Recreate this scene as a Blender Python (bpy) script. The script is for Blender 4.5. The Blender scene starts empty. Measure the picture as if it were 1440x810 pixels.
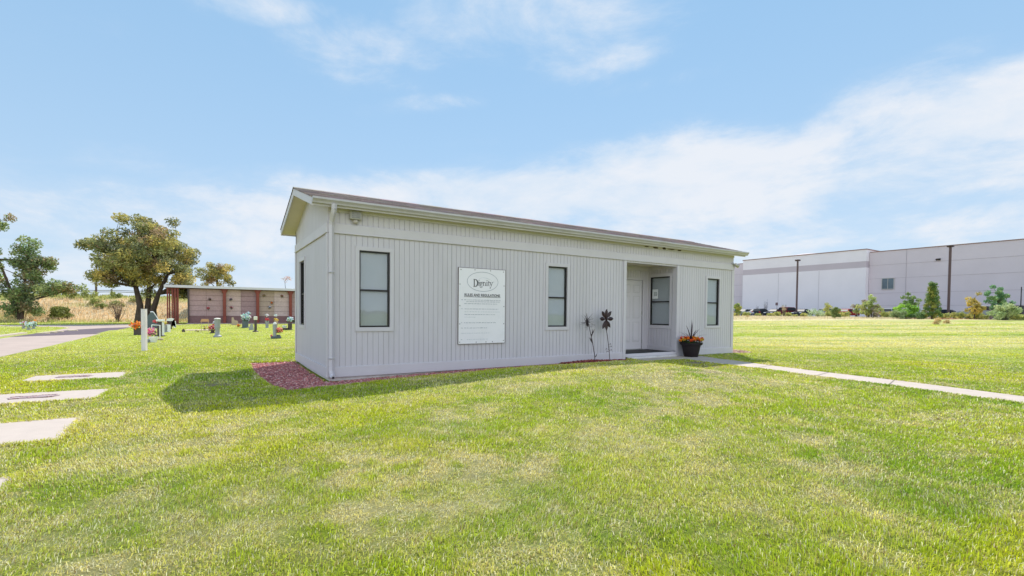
import bpy, bmesh, math, random
import numpy as np
from mathutils import Vector, Matrix

S = bpy.context.scene
COL = S.collection
R = math.radians

# ------------------------------------------------------------------ camera
cam_d = bpy.data.cameras.new('camera')
cam = bpy.data.objects.new('camera', cam_d)
COL.objects.link(cam)
S.camera = cam
HEAD = R(57.5303)      # angle between the view direction and +y is 90-57.53
PITCH = R(-1.4768)
ROLL = 0.0094386
CAM = (-1.8294, -9.0456, 1.2)
ex = Vector((math.sin(HEAD), -math.cos(HEAD), 0))          # camera right, level
fw = Vector((math.cos(HEAD), math.sin(HEAD), 0))
fwd = (fw * math.cos(PITCH) + Vector((0, 0, 1)) * math.sin(PITCH)).normalized()
up = ex.cross(fwd).normalized()
r2 = ex * math.cos(ROLL) + up * math.sin(ROLL)
u2 = -ex * math.sin(ROLL) + up * math.cos(ROLL)
M = Matrix((r2, u2, -fwd)).transposed().to_4x4()
M.translation = Vector(CAM)
cam.matrix_world = M
cam_d.sensor_width = 36.0
cam_d.lens = 673.83 / 1440 * 36
cam_d.shift_y = 52.07 / 1440
cam_d.clip_start = 0.05
cam_d.clip_end = 4000

# ------------------------------------------------------------------ light
SUN_TO = Vector((0.5675, 0.609, 1.0)).normalized()
SUN_EL = math.asin(SUN_TO.z)
SUN_AZ = math.atan2(SUN_TO.x, SUN_TO.y)
S.view_settings.view_transform = 'Standard'
S.view_settings.look = 'None'
S.view_settings.gamma = 1
S.view_settings.exposure = 0.95
S.render.engine = 'CYCLES'
S.cycles.use_denoising = True
S.cycles.max_bounces = 6
S.cycles.transparent_max_bounces = 12
sd = bpy.data.lights.new('sun', 'SUN')
sd.energy = 3.0
sd.angle = R(0.55)
sd.color = (1.0, 0.945, 0.87)
sun = bpy.data.objects.new('sun', sd)
COL.objects.link(sun)
sun.rotation_euler = (-SUN_TO).to_track_quat('-Z', 'Y').to_euler()
sun.location = (20, 20, 40)

W = bpy.data.worlds.new('World')
S.world = W
W.use_nodes = True
wt = W.node_tree
wt.nodes.clear()


def build_world():
    N, L = wt.nodes, wt.links
    def node(t, **k):
        n = N.new(t)
        for a, b in k.items():
            setattr(n, a, b)
        return n
    def mth(op, a, b=None, c=None, clamp=False):
        n = node('ShaderNodeMath', operation=op, use_clamp=clamp)
        for i, v in enumerate((a, b, c)):
            if v is None:
                continue
            if isinstance(v, (int, float)):
                n.inputs[i].default_value = v
            else:
                L.new(v, n.inputs[i])
        return n.outputs[0]
    out = node('ShaderNodeOutputWorld')
    bg = node('ShaderNodeBackground')
    sky = node('ShaderNodeTexSky', sky_type='NISHITA')
    sky.sun_disc = False
    sky.sun_elevation = SUN_EL
    sky.sun_rotation = SUN_AZ
    sky.air_density = 1.0
    sky.dust_density = 0.1
    sky.ozone_density = 1.6
    tc = node('ShaderNodeTexCoord')
    sep = node('ShaderNodeSeparateXYZ')
    L.new(tc.outputs['Generated'], sep.inputs[0])
    x, y, z = sep.outputs
    # cloud deck seen from below: direction projected on a high layer
    zz = mth('ADD', mth('MAXIMUM', z, 0.0), 0.16)
    px = mth('DIVIDE', x, zz)
    py = mth('DIVIDE', y, zz)
    cb = node('ShaderNodeCombineXYZ')
    L.new(px, cb.inputs[0]); L.new(py, cb.inputs[1])
    mp = node('ShaderNodeMapping')
    mp.inputs['Rotation'].default_value = (0, 0, R(38))
    mp.inputs['Scale'].default_value = (1.0, 0.42, 1.0)
    L.new(cb.outputs[0], mp.inputs[0])
    n1 = node('ShaderNodeTexNoise')
    n1.inputs['Scale'].default_value = 2.3
    n1.inputs['Detail'].default_value = 9
    n1.inputs['Roughness'].default_value = 0.63
    n1.inputs['Distortion'].default_value = 0.35
    L.new(mp.outputs[0], n1.inputs['Vector'])
    # puffy detail in direction space
    mp2 = node('ShaderNodeMapping')
    mp2.inputs['Scale'].default_value = (1.0, 1.0, 2.6)
    L.new(tc.outputs['Generated'], mp2.inputs[0])
    n2 = node('ShaderNodeTexNoise')
    n2.inputs['Scale'].default_value = 4.2
    n2.inputs['Detail'].default_value = 9
    n2.inputs['Roughness'].default_value = 0.64
    n2.inputs['Distortion'].default_value = 0.25
    L.new(mp2.outputs[0], n2.inputs['Vector'])
    # azimuth (0 = view direction of a person at the lawn facing the cabin) and elevation
    r = mth('ADD', mth('MULTIPLY', x, ex.x), mth('MULTIPLY', y, ex.y))
    f = mth('ADD', mth('MULTIPLY', x, fw.x), mth('MULTIPLY', y, fw.y))
    az = mth('ARCTAN2', r, f)
    el = mth('ARCSINE', z)
    # wobble the outlines of the cloud banks
    wob = mth('MULTIPLY', mth('SUBTRACT', n2.outputs[0], 0.5), 0.55)
    wob2 = mth('MULTIPLY', mth('SUBTRACT', n1.outputs[0], 0.5), 0.35)
    def bank(a0, e0, ra, re, w=1.0, tilt=0.0):
        da = mth('SUBTRACT', az, a0)
        de = mth('SUBTRACT', mth('SUBTRACT', el, e0), mth('MULTIPLY', da, tilt))
        q = mth('ADD', mth('POWER', mth('ABSOLUTE', mth('DIVIDE', da, ra)), 2.0),
                mth('POWER', mth('ABSOLUTE', mth('DIVIDE', de, re)), 2.0))
        return mth('MULTIPLY', mth('SUBTRACT', 1.0, q, clamp=True), w)
    # low white layer: everything under about 13 degrees
    low = mth('MULTIPLY', mth('SUBTRACT', 0.31, mth('ADD', el, mth('MULTIPLY', mth('SUBTRACT', 0.3, az), 0.062))), 9.0)
    low = mth('MINIMUM', mth('MAXIMUM', low, -0.30), 0.72)
    cov = mth('ADD', low, 0.02)
    for b in ((0.0, 0.55, 0.45, 0.14, 0.95, -0.10), (-0.38, 0.47, 0.34, 0.08, 0.62, -0.18), (-0.68, 0.41, 0.16, 0.04, 0.3, 0.3),
              (0.72, 0.33, 0.20, 0.08, 0.75, -0.05), (0.98, 0.33, 0.26, 0.09, 0.6, 0.1), (0.36, 0.31, 0.26, 0.075, 0.7, -0.12),
              (-0.08, 0.355, 0.2, 0.03, 0.4, 0.1), (0.1, 0.27, 0.40, 0.09, 0.7, 0.0), (-0.5, 0.50, 0.16, 0.03, 0.45, 0.2), (-0.15, 0.40, 0.22, 0.025, 0.45, 0.15), (0.33, 0.43, 0.18, 0.02, 0.45, 0.1), (0.52, 0.24, 0.5, 0.08, 0.15, 0.0),
              (-0.22, 0.25, 0.35, 0.05, 0.5, 0.0), (0.25, 0.475, 0.1, 0.03, .25, 0),
              (-2.6, 0.5, 1.1, 0.5, 1.2, 0), (2.6, 0.6, 1.1, 0.6, 1.2, 0), (-1.7, 0.3, 0.5, 0.3, .8, 0)):  # unseen cloud banks added behind the camera for fill light
        cov = mth('ADD', cov, bank(*b))
    dens = mth('ADD', mth('ADD', cov, mth('MULTIPLY', wob, 3.2)), mth('MULTIPLY', wob2, 3.0))
    sm = node('ShaderNodeMapRange', interpolation_type='SMOOTHSTEP')
    sm.inputs['From Min'].default_value = 0.0
    sm.inputs['From Max'].default_value = 1.1
    sm.inputs['To Min'].default_value = 0.0
    sm.inputs['To Max'].default_value = 0.88
    L.new(dens, sm.inputs['Value'])
    # thin veil everywhere, thicker to the horizon
    veil = mth('MULTIPLY', mth('POWER', mth('SUBTRACT', 1.0, mth('MAXIMUM', z, 0.0)), 4.0), 0.85)
    amount = mth('MAXIMUM', sm.outputs[0], mth('ADD', mth('MULTIPLY', veil, 0.8), mth('MULTIPLY', sm.outputs[0], 0.35)), clamp=True)
    up_only = mth('GREATER_THAN', z, -0.02)
    amount = mth('MULTIPLY', amount, 1.0)
    scl = node('ShaderNodeMix', data_type='RGBA', blend_type='MULTIPLY')
    scl.inputs['Factor'].default_value = 1.0
    L.new(sky.outputs[0], scl.inputs['A'])
    scl.inputs['B'].default_value = (0.82, 1.02, 1.10, 1)
    grad = node('ShaderNodeMix', data_type='RGBA', blend_type='MIX')
    grad.inputs['A'].default_value = (2.65, 3.95, 5.4, 1)
    grad.inputs['B'].default_value = (1.65, 3.2, 5.0, 1)
    L.new(mth('POWER', mth('MAXIMUM', z, 0.0), 0.8), grad.inputs['Factor'])
    haze = node('ShaderNodeMix', data_type='RGBA', blend_type='MIX')
    haze.inputs['Factor'].default_value = 0.86
    L.new(scl.outputs['Result'], haze.inputs['A'])
    L.new(grad.outputs['Result'], haze.inputs['B'])
    # cloud colour in the same units as the sky
    ccol = node('ShaderNodeMix', data_type='RGBA', blend_type='MIX')
    ccol.inputs['A'].default_value = (4.15, 4.9, 5.75, 1)
    ccol.inputs['B'].default_value = (5.5, 5.6, 5.85, 1)
    cv = node('ShaderNodeMapRange')
    cv.inputs['From Min'].default_value = 0.36
    cv.inputs['From Max'].default_value = 0.60
    L.new(n2.outputs[0], cv.inputs['Value'])
    L.new(mth('MULTIPLY', sm.outputs[0], mth('ADD', 0.15, mth('MULTIPLY', cv.outputs[0], 0.95)), clamp=True), ccol.inputs['Factor'])
    # clouds opposite the sun are brightened out of view as added fill light
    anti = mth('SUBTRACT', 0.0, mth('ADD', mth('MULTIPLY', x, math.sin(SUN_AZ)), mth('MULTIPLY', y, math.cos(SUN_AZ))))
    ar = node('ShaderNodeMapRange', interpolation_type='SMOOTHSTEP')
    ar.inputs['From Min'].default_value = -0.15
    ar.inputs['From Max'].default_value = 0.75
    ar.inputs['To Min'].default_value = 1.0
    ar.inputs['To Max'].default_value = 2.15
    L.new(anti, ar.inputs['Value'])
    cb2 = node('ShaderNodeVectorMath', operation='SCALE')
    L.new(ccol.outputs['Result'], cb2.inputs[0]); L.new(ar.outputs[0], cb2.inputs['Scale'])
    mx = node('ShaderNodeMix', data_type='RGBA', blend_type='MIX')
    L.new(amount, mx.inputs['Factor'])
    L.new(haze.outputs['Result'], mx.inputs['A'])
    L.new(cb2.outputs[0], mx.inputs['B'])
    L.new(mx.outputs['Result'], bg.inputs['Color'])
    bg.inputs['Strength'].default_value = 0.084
    L.new(bg.outputs[0], out.inputs['Surface'])


build_world()

# ------------------------------------------------------------------ maths helpers
rng = np.random.default_rng(7)
random.seed(7)


def sm(a, b, x):
    t = np.clip((np.asarray(x, float) - a) / (b - a), 0, 1)
    return t * t * (3 - 2 * t)


_H = np.random.default_rng(11).random(65536)


def vnoise(x, y, seed=0):
    x = np.asarray(x, float); y = np.asarray(y, float)
    xi = np.floor(x).astype(np.int64); yi = np.floor(y).astype(np.int64)
    fx = x - xi; fy = y - yi
    fx = fx * fx * (3 - 2 * fx); fy = fy * fy * (3 - 2 * fy)
    h = lambda a, b: _H[((a * 7919 + b * 104729 + seed * 1013 + (a * b) % 997 * 31) % 65536)]
    return (h(xi, yi) * (1 - fx) + h(xi + 1, yi) * fx) * (1 - fy) + (h(xi, yi + 1) * (1 - fx) + h(xi + 1, yi + 1) * fx) * fy


def fbm(x, y, s=1.0, o=4, seed=0):
    v = 0; a = 1; t = 0
    for k in range(o):
        v = v + a * vnoise(np.asarray(x) * s + 17.3 * k, np.asarray(y) * s - 9.1 * k, seed + k)
        t += a; a *= 0.55; s *= 2.03
    return v / t


def in_poly(x, y, poly):
    x = np.asarray(x, float); y = np.asarray(y, float)
    c = np.zeros(x.shape, bool)
    n = len(poly)
    for i in range(n):
        x0, y0 = poly[i]; x1, y1 = poly[(i + 1) % n]
        if y0 == y1:
            continue
        m = ((y0 > y) != (y1 > y)) & (x < (x1 - x0) * (y - y0) / (y1 - y0) + x0)
        c ^= m
    return c


def poly_dist(x, y, poly):
    """distance to the outline of a polygon"""
    x = np.asarray(x, float); y = np.asarray(y, float)
    d = np.full(x.shape, 1e9)
    n = len(poly)
    for i in range(n):
        x0, y0 = poly[i]; x1, y1 = poly[(i + 1) % n]
        dx, dy = x1 - x0, y1 - y0
        t = np.clip(((x - x0) * dx + (y - y0) * dy) / (dx * dx + dy * dy + 1e-12), 0, 1)
        d = np.minimum(d, np.hypot(x - x0 - t * dx, y - y0 - t * dy))
    return d


# footprints
LB, WB = 12.19, 3.66                                        # cabin 40 x 12 ft
BED = [(-1.02, 3.72), (-1.08, 2.2), (-1.0, 0.7), (-0.95, -0.3), (-0.80, -1.02), (-0.2, -0.84), (2.3, -0.52), (4.2, -0.38), (5.6, -0.42), (7.45, -0.42),
       (7.45, 0.05), (0.0, 0.05), (0.0, 3.72)]
BED2 = [(12.2, 1.6), (12.2, -0.15), (12.9, -0.35), (13.5, 0.4), (13.3, 1.6)]
WALK = [(7.55, -0.62), (8.75, -0.95), (8.62, -2.4), (8.2, -4.8), (7.74, -7.28), (7.35, -9.4), (6.9, -12.5),
        (8.0, -12.5), (8.35, -9.4), (8.69, -7.1), (9.25, -4.4), (9.75, -2.2), (10.02, -0.95), (10.25, -0.35), (10.25, 0.04), (7.55, 0.04)]
SLABS = [[(-4.42, 1.66), (-3.08, 1.70), (-3.08, 2.57), (-4.42, 2.53)],
         [(-4.42, -0.68), (-3.06, -0.65), (-3.04, 0.28), (-4.42, 0.25)],
         [(-4.42, -3.17), (-2.97, -3.15), (-3.0, -2.02), (-4.42, -2.05)],
         [(-4.42, -5.45), (-2.99, -5.42), (-2.96, -4.31), (-4.42, -4.29)]]
HOUSE = [(-0.02, -0.02), (LB + .02, -0.02), (LB + .02, WB + .02), (-0.02, WB + .02)]
ROAD = [(-6.02, -20), (-6.02, 14), (-6.2, 24), (-6.0, 31), (-5.2, 35), (-3.2, 37.2), (-3.0, 38.4), (16, 38.4), (16, 39.6), (-4.3, 39.7), (-7.0, 40.2), (-10.5, 39.0),
        (-14.5, 38.6), (-30, 39.8), (-60, 41.5), (-60, 36.5), (-30, 35.6), (-14, 34.9), (-10.6, 34.0), (-9.2, 31.0), (-8.95, 24), (-8.9, 14), (-8.9, -20)]


def tz(x, y):
    """height of the lawn and fields"""
    x = np.asarray(x, float); y = np.asarray(y, float)
    z = -0.075 * np.exp(-((x + 0.4) ** 2 / 5 + (y - 1) ** 2 / 12))
    z = z + 0.17 * sm(-1.6, 5, x) * (1 - sm(5.9, 7.5, x)) * sm(0.35, 1.7, -y) * (1 - sm(3, 7, -y))
    z = z + 0.9 * sm(22, 84, x) * sm(-200, -60, y)
    hill = 2.55 * sm(47.2, 58, y + 1.2 * (fbm(x, y, .12, 3, 5) - .5)) * (1 - sm(9, 26, x))
    z = z + hill * (0.93 + 0.14 * fbm(x, y, .25, 3, 8))
    und = (fbm(x, y, 0.35, 3, 3) - 0.5) * 0.035
    near = sm(0, 1.4, np.minimum(poly_dist(x, y, HOUSE), 5))
    z = z + und * near * (1 - sm(40, 90, np.hypot(x, y)))
    return z


def tzs(x, y):
    return float(tz(np.array([x]), np.array([y]))[0])


# ------------------------------------------------------------------ node materials
def new_mat(name):
    m = bpy.data.materials.new(name)
    m.use_nodes = True
    nt = m.node_tree
    nt.nodes.clear()
    out = nt.nodes.new('ShaderNodeOutputMaterial')
    b = nt.nodes.new('ShaderNodeBsdfPrincipled')
    nt.links.new(b.outputs[0], out.inputs[0])
    return m, nt, b, out


def mat(name, col, rough=0.6, var=0.12, scale=6.0, bump=0.0, bscale=60.0, metal=0.0, spec=0.4, stretch=None, dirt=None, dirt_scale=1.5, dirt_amt=0.5):
    """base colour with a mottled variation, an optional dirt colour in patches, and fine bump"""
    m, nt, b, out = new_mat(name)
    N, L = nt.nodes, nt.links
    tc = N.new('ShaderNodeTexCoord')
    src = tc.outputs['Object']
    if stretch:
        mp = N.new('ShaderNodeMapping')
        mp.inputs['Scale'].default_value = stretch
        L.new(src, mp.inputs[0]); src = mp.outputs[0]
    n = N.new('ShaderNodeTexNoise')
    n.inputs['Scale'].default_value = scale
    n.inputs['Detail'].default_value = 6
    n.inputs['Roughness'].default_value = .62
    L.new(src, n.inputs['Vector'])
    r = N.new('ShaderNodeMapRange')
    r.inputs['From Min'].default_value = .3; r.inputs['From Max'].default_value = .7
    r.inputs['To Min'].default_value = 1 - var; r.inputs['To Max'].default_value = 1 + var
    L.new(n.outputs[0], r.inputs['Value'])
    mu = N.new('ShaderNodeVectorMath'); mu.operation = 'SCALE'
    mu.inputs[0].default_value = col[:3]
    L.new(r.outputs[0], mu.inputs['Scale'])
    c = mu.outputs[0]
    if dirt:
        n3 = N.new('ShaderNodeTexNoise')
        n3.inputs['Scale'].default_value = dirt_scale
        n3.inputs['Detail'].default_value = 8
        n3.inputs['Roughness'].default_value = .7
        L.new(src, n3.inputs['Vector'])
        r3 = N.new('ShaderNodeMapRange')
        r3.inputs['From Min'].default_value = .5; r3.inputs['From Max'].default_value = .75
        r3.inputs['To Max'].default_value = dirt_amt
        L.new(n3.outputs[0], r3.inputs['Value'])
        mx = N.new('ShaderNodeMix'); mx.data_type = 'RGBA'
        L.new(r3.outputs[0], mx.inputs['Factor'])
        L.new(c, mx.inputs['A'])
        mx.inputs['B'].default_value = (*dirt, 1)
        c = mx.outputs['Result']
    L.new(c, b.inputs['Base Color'])
    b.inputs['Roughness'].default_value = rough
    b.inputs['Metallic'].default_value = metal
    b.inputs['Specular IOR Level'].default_value = spec
    if bump:
        n2 = N.new('ShaderNodeTexNoise')
        n2.inputs['Scale'].default_value = bscale
        n2.inputs['Detail'].default_value = 5
        L.new(src, n2.inputs['Vector'])
        bp = N.new('ShaderNodeBump')
        bp.inputs['Strength'].default_value = bump
        bp.inputs['Distance'].default_value = .01
        L.new(n2.outputs[0], bp.inputs['Height'])
        L.new(bp.outputs[0], b.inputs['Normal'])
    return m


def vcol_mat(name, rough=.8, trans=0.0, nscale=None, nvar=0.2, bump=0.0, bscale=20, spec=.25, mid=None):
    """colour from the mesh's own colour attribute (its pigment), with fine variation"""
    m, nt, b, out = new_mat(name)
    N, L = nt.nodes, nt.links
    a = N.new('ShaderNodeAttribute'); a.attribute_name = 'Col'
    c = a.outputs['Color']
    tc = N.new('ShaderNodeTexCoord')
    if nscale:
        for sc, va in ([(q, nvar) for q in nscale] if isinstance(nscale, tuple) else [(nscale, nvar), (nscale * 5.3, nvar * .8)]):
            n = N.new('ShaderNodeTexNoise')
            n.inputs['Scale'].default_value = sc
            n.inputs['Detail'].default_value = 7
            n.inputs['Roughness'].default_value = .7
            L.new(tc.outputs['Object'], n.inputs['Vector'])
            r = N.new('ShaderNodeMapRange')
            r.inputs['From Min'].default_value = .3; r.inputs['From Max'].default_value = .7
            r.inputs['To Min'].default_value = 1 - va; r.inputs['To Max'].default_value = 1 + va
            L.new(n.outputs[0], r.inputs['Value'])
            mu = N.new('ShaderNodeVectorMath'); mu.operation = 'SCALE'
            L.new(c, mu.inputs[0]); L.new(r.outputs[0], mu.inputs['Scale'])
            c = mu.outputs[0]
    L.new(c, b.inputs['Base Color'])
    b.inputs['Roughness'].default_value = rough
    b.inputs['Specular IOR Level'].default_value = spec
    if bump:
        n2 = N.new('ShaderNodeTexNoise')
        n2.inputs['Scale'].default_value = bscale
        n2.inputs['Detail'].default_value = 6
        n2.inputs['Roughness'].default_value = .7
        L.new(tc.outputs['Object'], n2.inputs['Vector'])
        bp = N.new('ShaderNodeBump')
        bp.inputs['Strength'].default_value = bump
        bp.inputs['Distance'].default_value = .04
        L.new(n2.outputs[0], bp.inputs['Height'])
        L.new(bp.outputs[0], b.inputs['Normal'])
    if trans:
        t = N.new('ShaderNodeBsdfTranslucent')
        L.new(c, t.inputs['Color'])
        mx = N.new('ShaderNodeMixShader'); mx.inputs[0].default_value = trans
        L.new(b.outputs[0], mx.inputs[1]); L.new(t.outputs[0], mx.inputs[2])
        L.new(mx.outputs[0], out.inputs[0])
    return m


def glass_mat(name, tint=(.9, .93, .95), refl=1.45):
    m = bpy.data.materials.new(name); m.use_nodes = True
    nt = m.node_tree; nt.nodes.clear()
    N, L = nt.nodes, nt.links
    out = N.new('ShaderNodeOutputMaterial')
    t = N.new('ShaderNodeBsdfTransparent'); t.inputs[0].default_value = (*tint, 1)
    g = N.new('ShaderNodeBsdfGlossy'); g.inputs['Roughness'].default_value = .02
    tc = N.new('ShaderNodeTexCoord')
    n = N.new('ShaderNodeTexNoise'); n.inputs['Scale'].default_value = 1.6
    L.new(tc.outputs['Object'], n.inputs['Vector'])
    bp = N.new('ShaderNodeBump'); bp.inputs['Strength'].default_value = .12; bp.inputs['Distance'].default_value = .02
    L.new(n.outputs[0], bp.inputs['Height']); L.new(bp.outputs[0], g.inputs['Normal'])
    f = N.new('ShaderNodeLayerWeight'); f.inputs[0].default_value = .5
    pw_ = N.new('ShaderNodeMath'); pw_.operation = 'POWER'; pw_.inputs[1].default_value = 4.0
    L.new(f.outputs['Facing'], pw_.inputs[0])
    ad = N.new('ShaderNodeMath'); ad.operation = 'MULTIPLY_ADD'; ad.inputs[1].default_value = .6; ad.inputs[2].default_value = .045
    ad.use_clamp = True
    L.new(pw_.outputs[0], ad.inputs[0])
    mx = N.new('ShaderNodeMixShader')
    L.new(ad.outputs[0], mx.inputs[0]); L.new(t.outputs[0], mx.inputs[1]); L.new(g.outputs[0], mx.inputs[2])
    L.new(mx.outputs[0], out.inputs[0])
    return m


MT = {}
MT['siding'] = mat('painted_siding', (.575, .535, .57), .62, .035, 1.3, .15, 90, stretch=(1, 1, .25), dirt=(.45, .42, .42), dirt_scale=1.4, dirt_amt=.42)
MT['trim'] = mat('painted_trim', (.585, .545, .575), .55, .03, 2.0, .1, 60, dirt=(.47, .43, .38), dirt_scale=1.6, dirt_amt=.2)
MT['gutter'] = mat('gutter_paint', (.50, .47, .49), .4, .05, 3, dirt=(.28, .24, .2), dirt_scale=2.2, dirt_amt=.4)
MT['soffit'] = mat('soffit_paint', (.70, .62, .50), .7, .05, 3)
MT['found'] = mat('foundation_paint', (.64, .61, .60), .8, .12, 9, .3, 40, dirt=(.36, .31, .27), dirt_scale=5, dirt_amt=.6)
MT['dark'] = mat('dark_bronze', (.018, .014, .014), .4, .1, 8)
MT['black'] = mat('black_rubber', (.012, .012, .013), .6, .1, 8)
MT['blind'] = mat('white_blind', (.56, .53, .525), .55, .03, 5)
MT['shade'] = mat('roller_shade', (.54, .50, .495), .8, .03, 3)
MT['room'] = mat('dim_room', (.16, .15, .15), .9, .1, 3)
MT['glass'] = glass_mat('window_glass')
MT['door'] = mat('door_paint', (.62, .585, .61), .45, .02, 3)
MT['metal'] = mat('grey_metal', (.42, .41, .40), .4, .1, 20, metal=.6)
MT['white'] = mat('white_plastic', (.78, .78, .77), .4, .03, 6)
MT['sign'] = mat('sign_face', (.82, .785, .82), .35, .02, 2, dirt=(.62, .61, .62), dirt_scale=3, dirt_amt=.25)
MT['ink'] = mat('sign_ink', (.055, .055, .065), .6, .2, 60)
MT['faint'] = mat('faded_ink', (.36, .37, .42), .6, .25, 40)
MT['fainter'] = mat('pale_faded_ink', (.56, .57, .61), .6, .2, 40)
MT['concrete'] = mat('concrete', (.47, .395, .34), .85, .10, 3.5, .35, 90, dirt=(.36, .30, .25), dirt_scale=2.3, dirt_amt=.4)
MT['pad'] = mat('grave_slab_concrete', (.475, .40, .35), .85, .06, 6, .3, 90, dirt=(.44, .37, .31), dirt_scale=3, dirt_amt=.3)
MT['road'] = mat('road_concrete', (.42, .33, .285), .9, .08, 1.2, .3, 50, dirt=(.24, .20, .19), dirt_scale=.5, dirt_amt=.4)
MT['wood'] = mat('weathered_white_wood', (.70, .64, .64), .7, .15, 14, .3, 60, stretch=(1, 1, .15))
MT['redmetal'] = mat('red_brown_steel', (.22, .045, .03), .55, .15, 6)
MT['roofwhite'] = mat('pale_roof_fascia', (.60, .57, .61), .5, .05, 3)


def bark():
    return mat('bark', (.085, .06, .045), .95, .35, 7, .8, 30, stretch=(1, 1, .3))


MT['bark'] = bark()
MT['leaf'] = vcol_mat('leaves', .6, .35, 9, .22)
MT['petal'] = vcol_mat('petals', .55, .25, 40, .1)
MT['chips'] = vcol_mat('stone_chips', .85, 0, 30, .25)

# ------------------------------------------------------------------ object helpers


def tag(o, label=None, cat=None, group=None, kind=None):
    if label: o['label'] = label
    if cat: o['category'] = cat
    if group: o['group'] = group
    if kind: o['kind'] = kind
    return o


def empty(name, loc, rz=0, label=None, cat=None, group=None):
    o = bpy.data.objects.new(name, None)
    COL.objects.link(o)
    o.location = loc
    o.rotation_euler = (0, 0, rz)
    o.empty_display_size = .2
    return tag(o, label, cat, group)


class MB:
    """collects faces with optional per-vertex colours, then becomes ONE mesh object"""
    def __init__(s):
        s.v = []; s.f = []; s.c = []; s.col = (1, 1, 1)
        s.mi = []; s.m = 0

    def add(s, vs, fs):
        b = len(s.v)
        s.v += [tuple(v) for v in vs]
        s.c += [s.col] * len(vs)
        s.f += [tuple(i + b for i in f) for f in fs]
        s.mi += [s.m] * len(fs)

    def box(s, x0, x1, y0, y1, z0, z1, mtx=None):
        vs = [Vector(p) for p in ((x0, y0, z0), (x1, y0, z0), (x1, y1, z0), (x0, y1, z0), (x0, y0, z1), (x1, y0, z1), (x1, y1, z1), (x0, y1, z1))]
        if mtx is not None:
            vs = [mtx @ v for v in vs]
        s.add(vs, [(3, 2, 1, 0), (4, 5, 6, 7), (0, 1, 5, 4), (1, 2, 6, 5), (2, 3, 7, 6), (3, 0, 4, 7)])

    def bbox(s, x0, x1, y0, y1, z0, z1, b=.006, mtx=None):
        """box with chamfered edges"""
        bm = bmesh.new()
        bmesh.ops.create_cube(bm, size=1)
        for v in bm.verts:
            v.co = Vector(((x0 + x1) / 2 + v.co.x * (x1 - x0), (y0 + y1) / 2 + v.co.y * (y1 - y0), (z0 + z1) / 2 + v.co.z * (z1 - z0)))
        b = min(b, .45 * min(x1 - x0, y1 - y0, z1 - z0))
        bmesh.ops.bevel(bm, geom=bm.edges[:], offset=b, segments=1, affect='EDGES')
        bm.verts.index_update()
        vs = [v.co.copy() for v in bm.verts]
        if mtx is not None:
            vs = [mtx @ v for v in vs]
        s.add(vs, [tuple(v.index for v in f.verts) for f in bm.faces])
        bm.free()

    def tube(s, pts, rad, n=8, cap=True):
        pts = [Vector(p) for p in pts]
        if isinstance(rad, (int, float)):
            rad = [rad] * len(pts)
        b = len(s.v)
        vs = []; prev = None
        for i, p in enumerate(pts):
            d = (pts[min(i + 1, len(pts) - 1)] - pts[max(i - 1, 0)])
            d = d.normalized() if d.length > 1e-9 else Vector((0, 0, 1))
            if prev is None:
                a = Vector((0, 0, 1)) if abs(d.z) < .9 else Vector((1, 0, 0))
                e1 = d.cross(a).normalized()
            else:
                e1 = (prev - d * prev.dot(d))
                e1 = e1.normalized() if e1.length > 1e-6 else d.orthogonal().normalized()
            prev = e1
            e2 = d.cross(e1)
            for k in range(n):
                t = 2 * math.pi * k / n
                vs.append(p + (e1 * math.cos(t) + e2 * math.sin(t)) * rad[i])
        fs = []
        for i in range(len(pts) - 1):
            for k in range(n):
                a = i * n + k; c = i * n + (k + 1) % n
                fs.append((a, c, c + n, a + n))
        if cap:
            fs.append(tuple(range(n - 1, -1, -1)))
            fs.append(tuple((len(pts) - 1) * n + k for k in range(n)))
        s.add(vs, fs)

    def lathe(s, prof, cx=0, cy=0, n=20, z0=0, sx=1, sy=1):
        vs = []; fs = []
        for r, z in prof:
            for k in range(n):
                t = 2 * math.pi * k / n
                vs.append((cx + r * sx * math.cos(t), cy + r * sy * math.sin(t), z0 + z))
        m = len(prof)
        for i in range(m - 1):
            for k in range(n):
                a = i * n + k; c = i * n + (k + 1) % n
                fs.append((a, c, c + n, a + n))
        fs.append(tuple(range(n - 1, -1, -1)))
        fs.append(tuple((m - 1) * n + k for k in range(n)))
        s.add(vs, fs)

    def ball(s, c, r, n=8, m=6, sc=(1, 1, 1), jit=0):
        vs = [(c[0], c[1], c[2] - r * sc[2])]; fs = []
        for i in range(1, m):
            ph = math.pi * i / m
            for k in range(n):
                t = 2 * math.pi * k / n
                q = r * (1 + random.uniform(-jit, jit))
                vs.append((c[0] + q * sc[0] * math.sin(ph) * math.cos(t), c[1] + q * sc[1] * math.sin(ph) * math.sin(t), c[2] - q * sc[2] * math.cos(ph)))
        vs.append((c[0], c[1], c[2] + r * sc[2]))
        for k in range(n):
            fs.append((0, 1 + (k + 1) % n, 1 + k))
            for i in range(m - 2):
                a = 1 + i * n + k; d = 1 + i * n + (k + 1) % n
                fs.append((a, d, d + n, a + n))
            fs.append((1 + (m - 2) * n + k, 1 + (m - 2) * n + (k + 1) % n, len(vs) - 1))
        s.add(vs, fs)

    def prism(s, poly, axis, a, b):
        """polygon (2-D points) extruded along an axis; axis 'x': poly=(y,z), 'y': (x,z), 'z': (x,y)"""
        def P(p, t):
            return {'x': (t, p[0], p[1]), 'y': (p[0], t, p[1]), 'z': (p[0], p[1], t)}[axis]
        n = len(poly)
        vs = [P(p, a) for p in poly] + [P(p, b) for p in poly]
        fs = [tuple(range(n - 1, -1, -1)), tuple(range(n, 2 * n))] + [(i, (i + 1) % n, (i + 1) % n + n, i + n) for i in range(n)]
        s.add(vs, fs)

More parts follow.
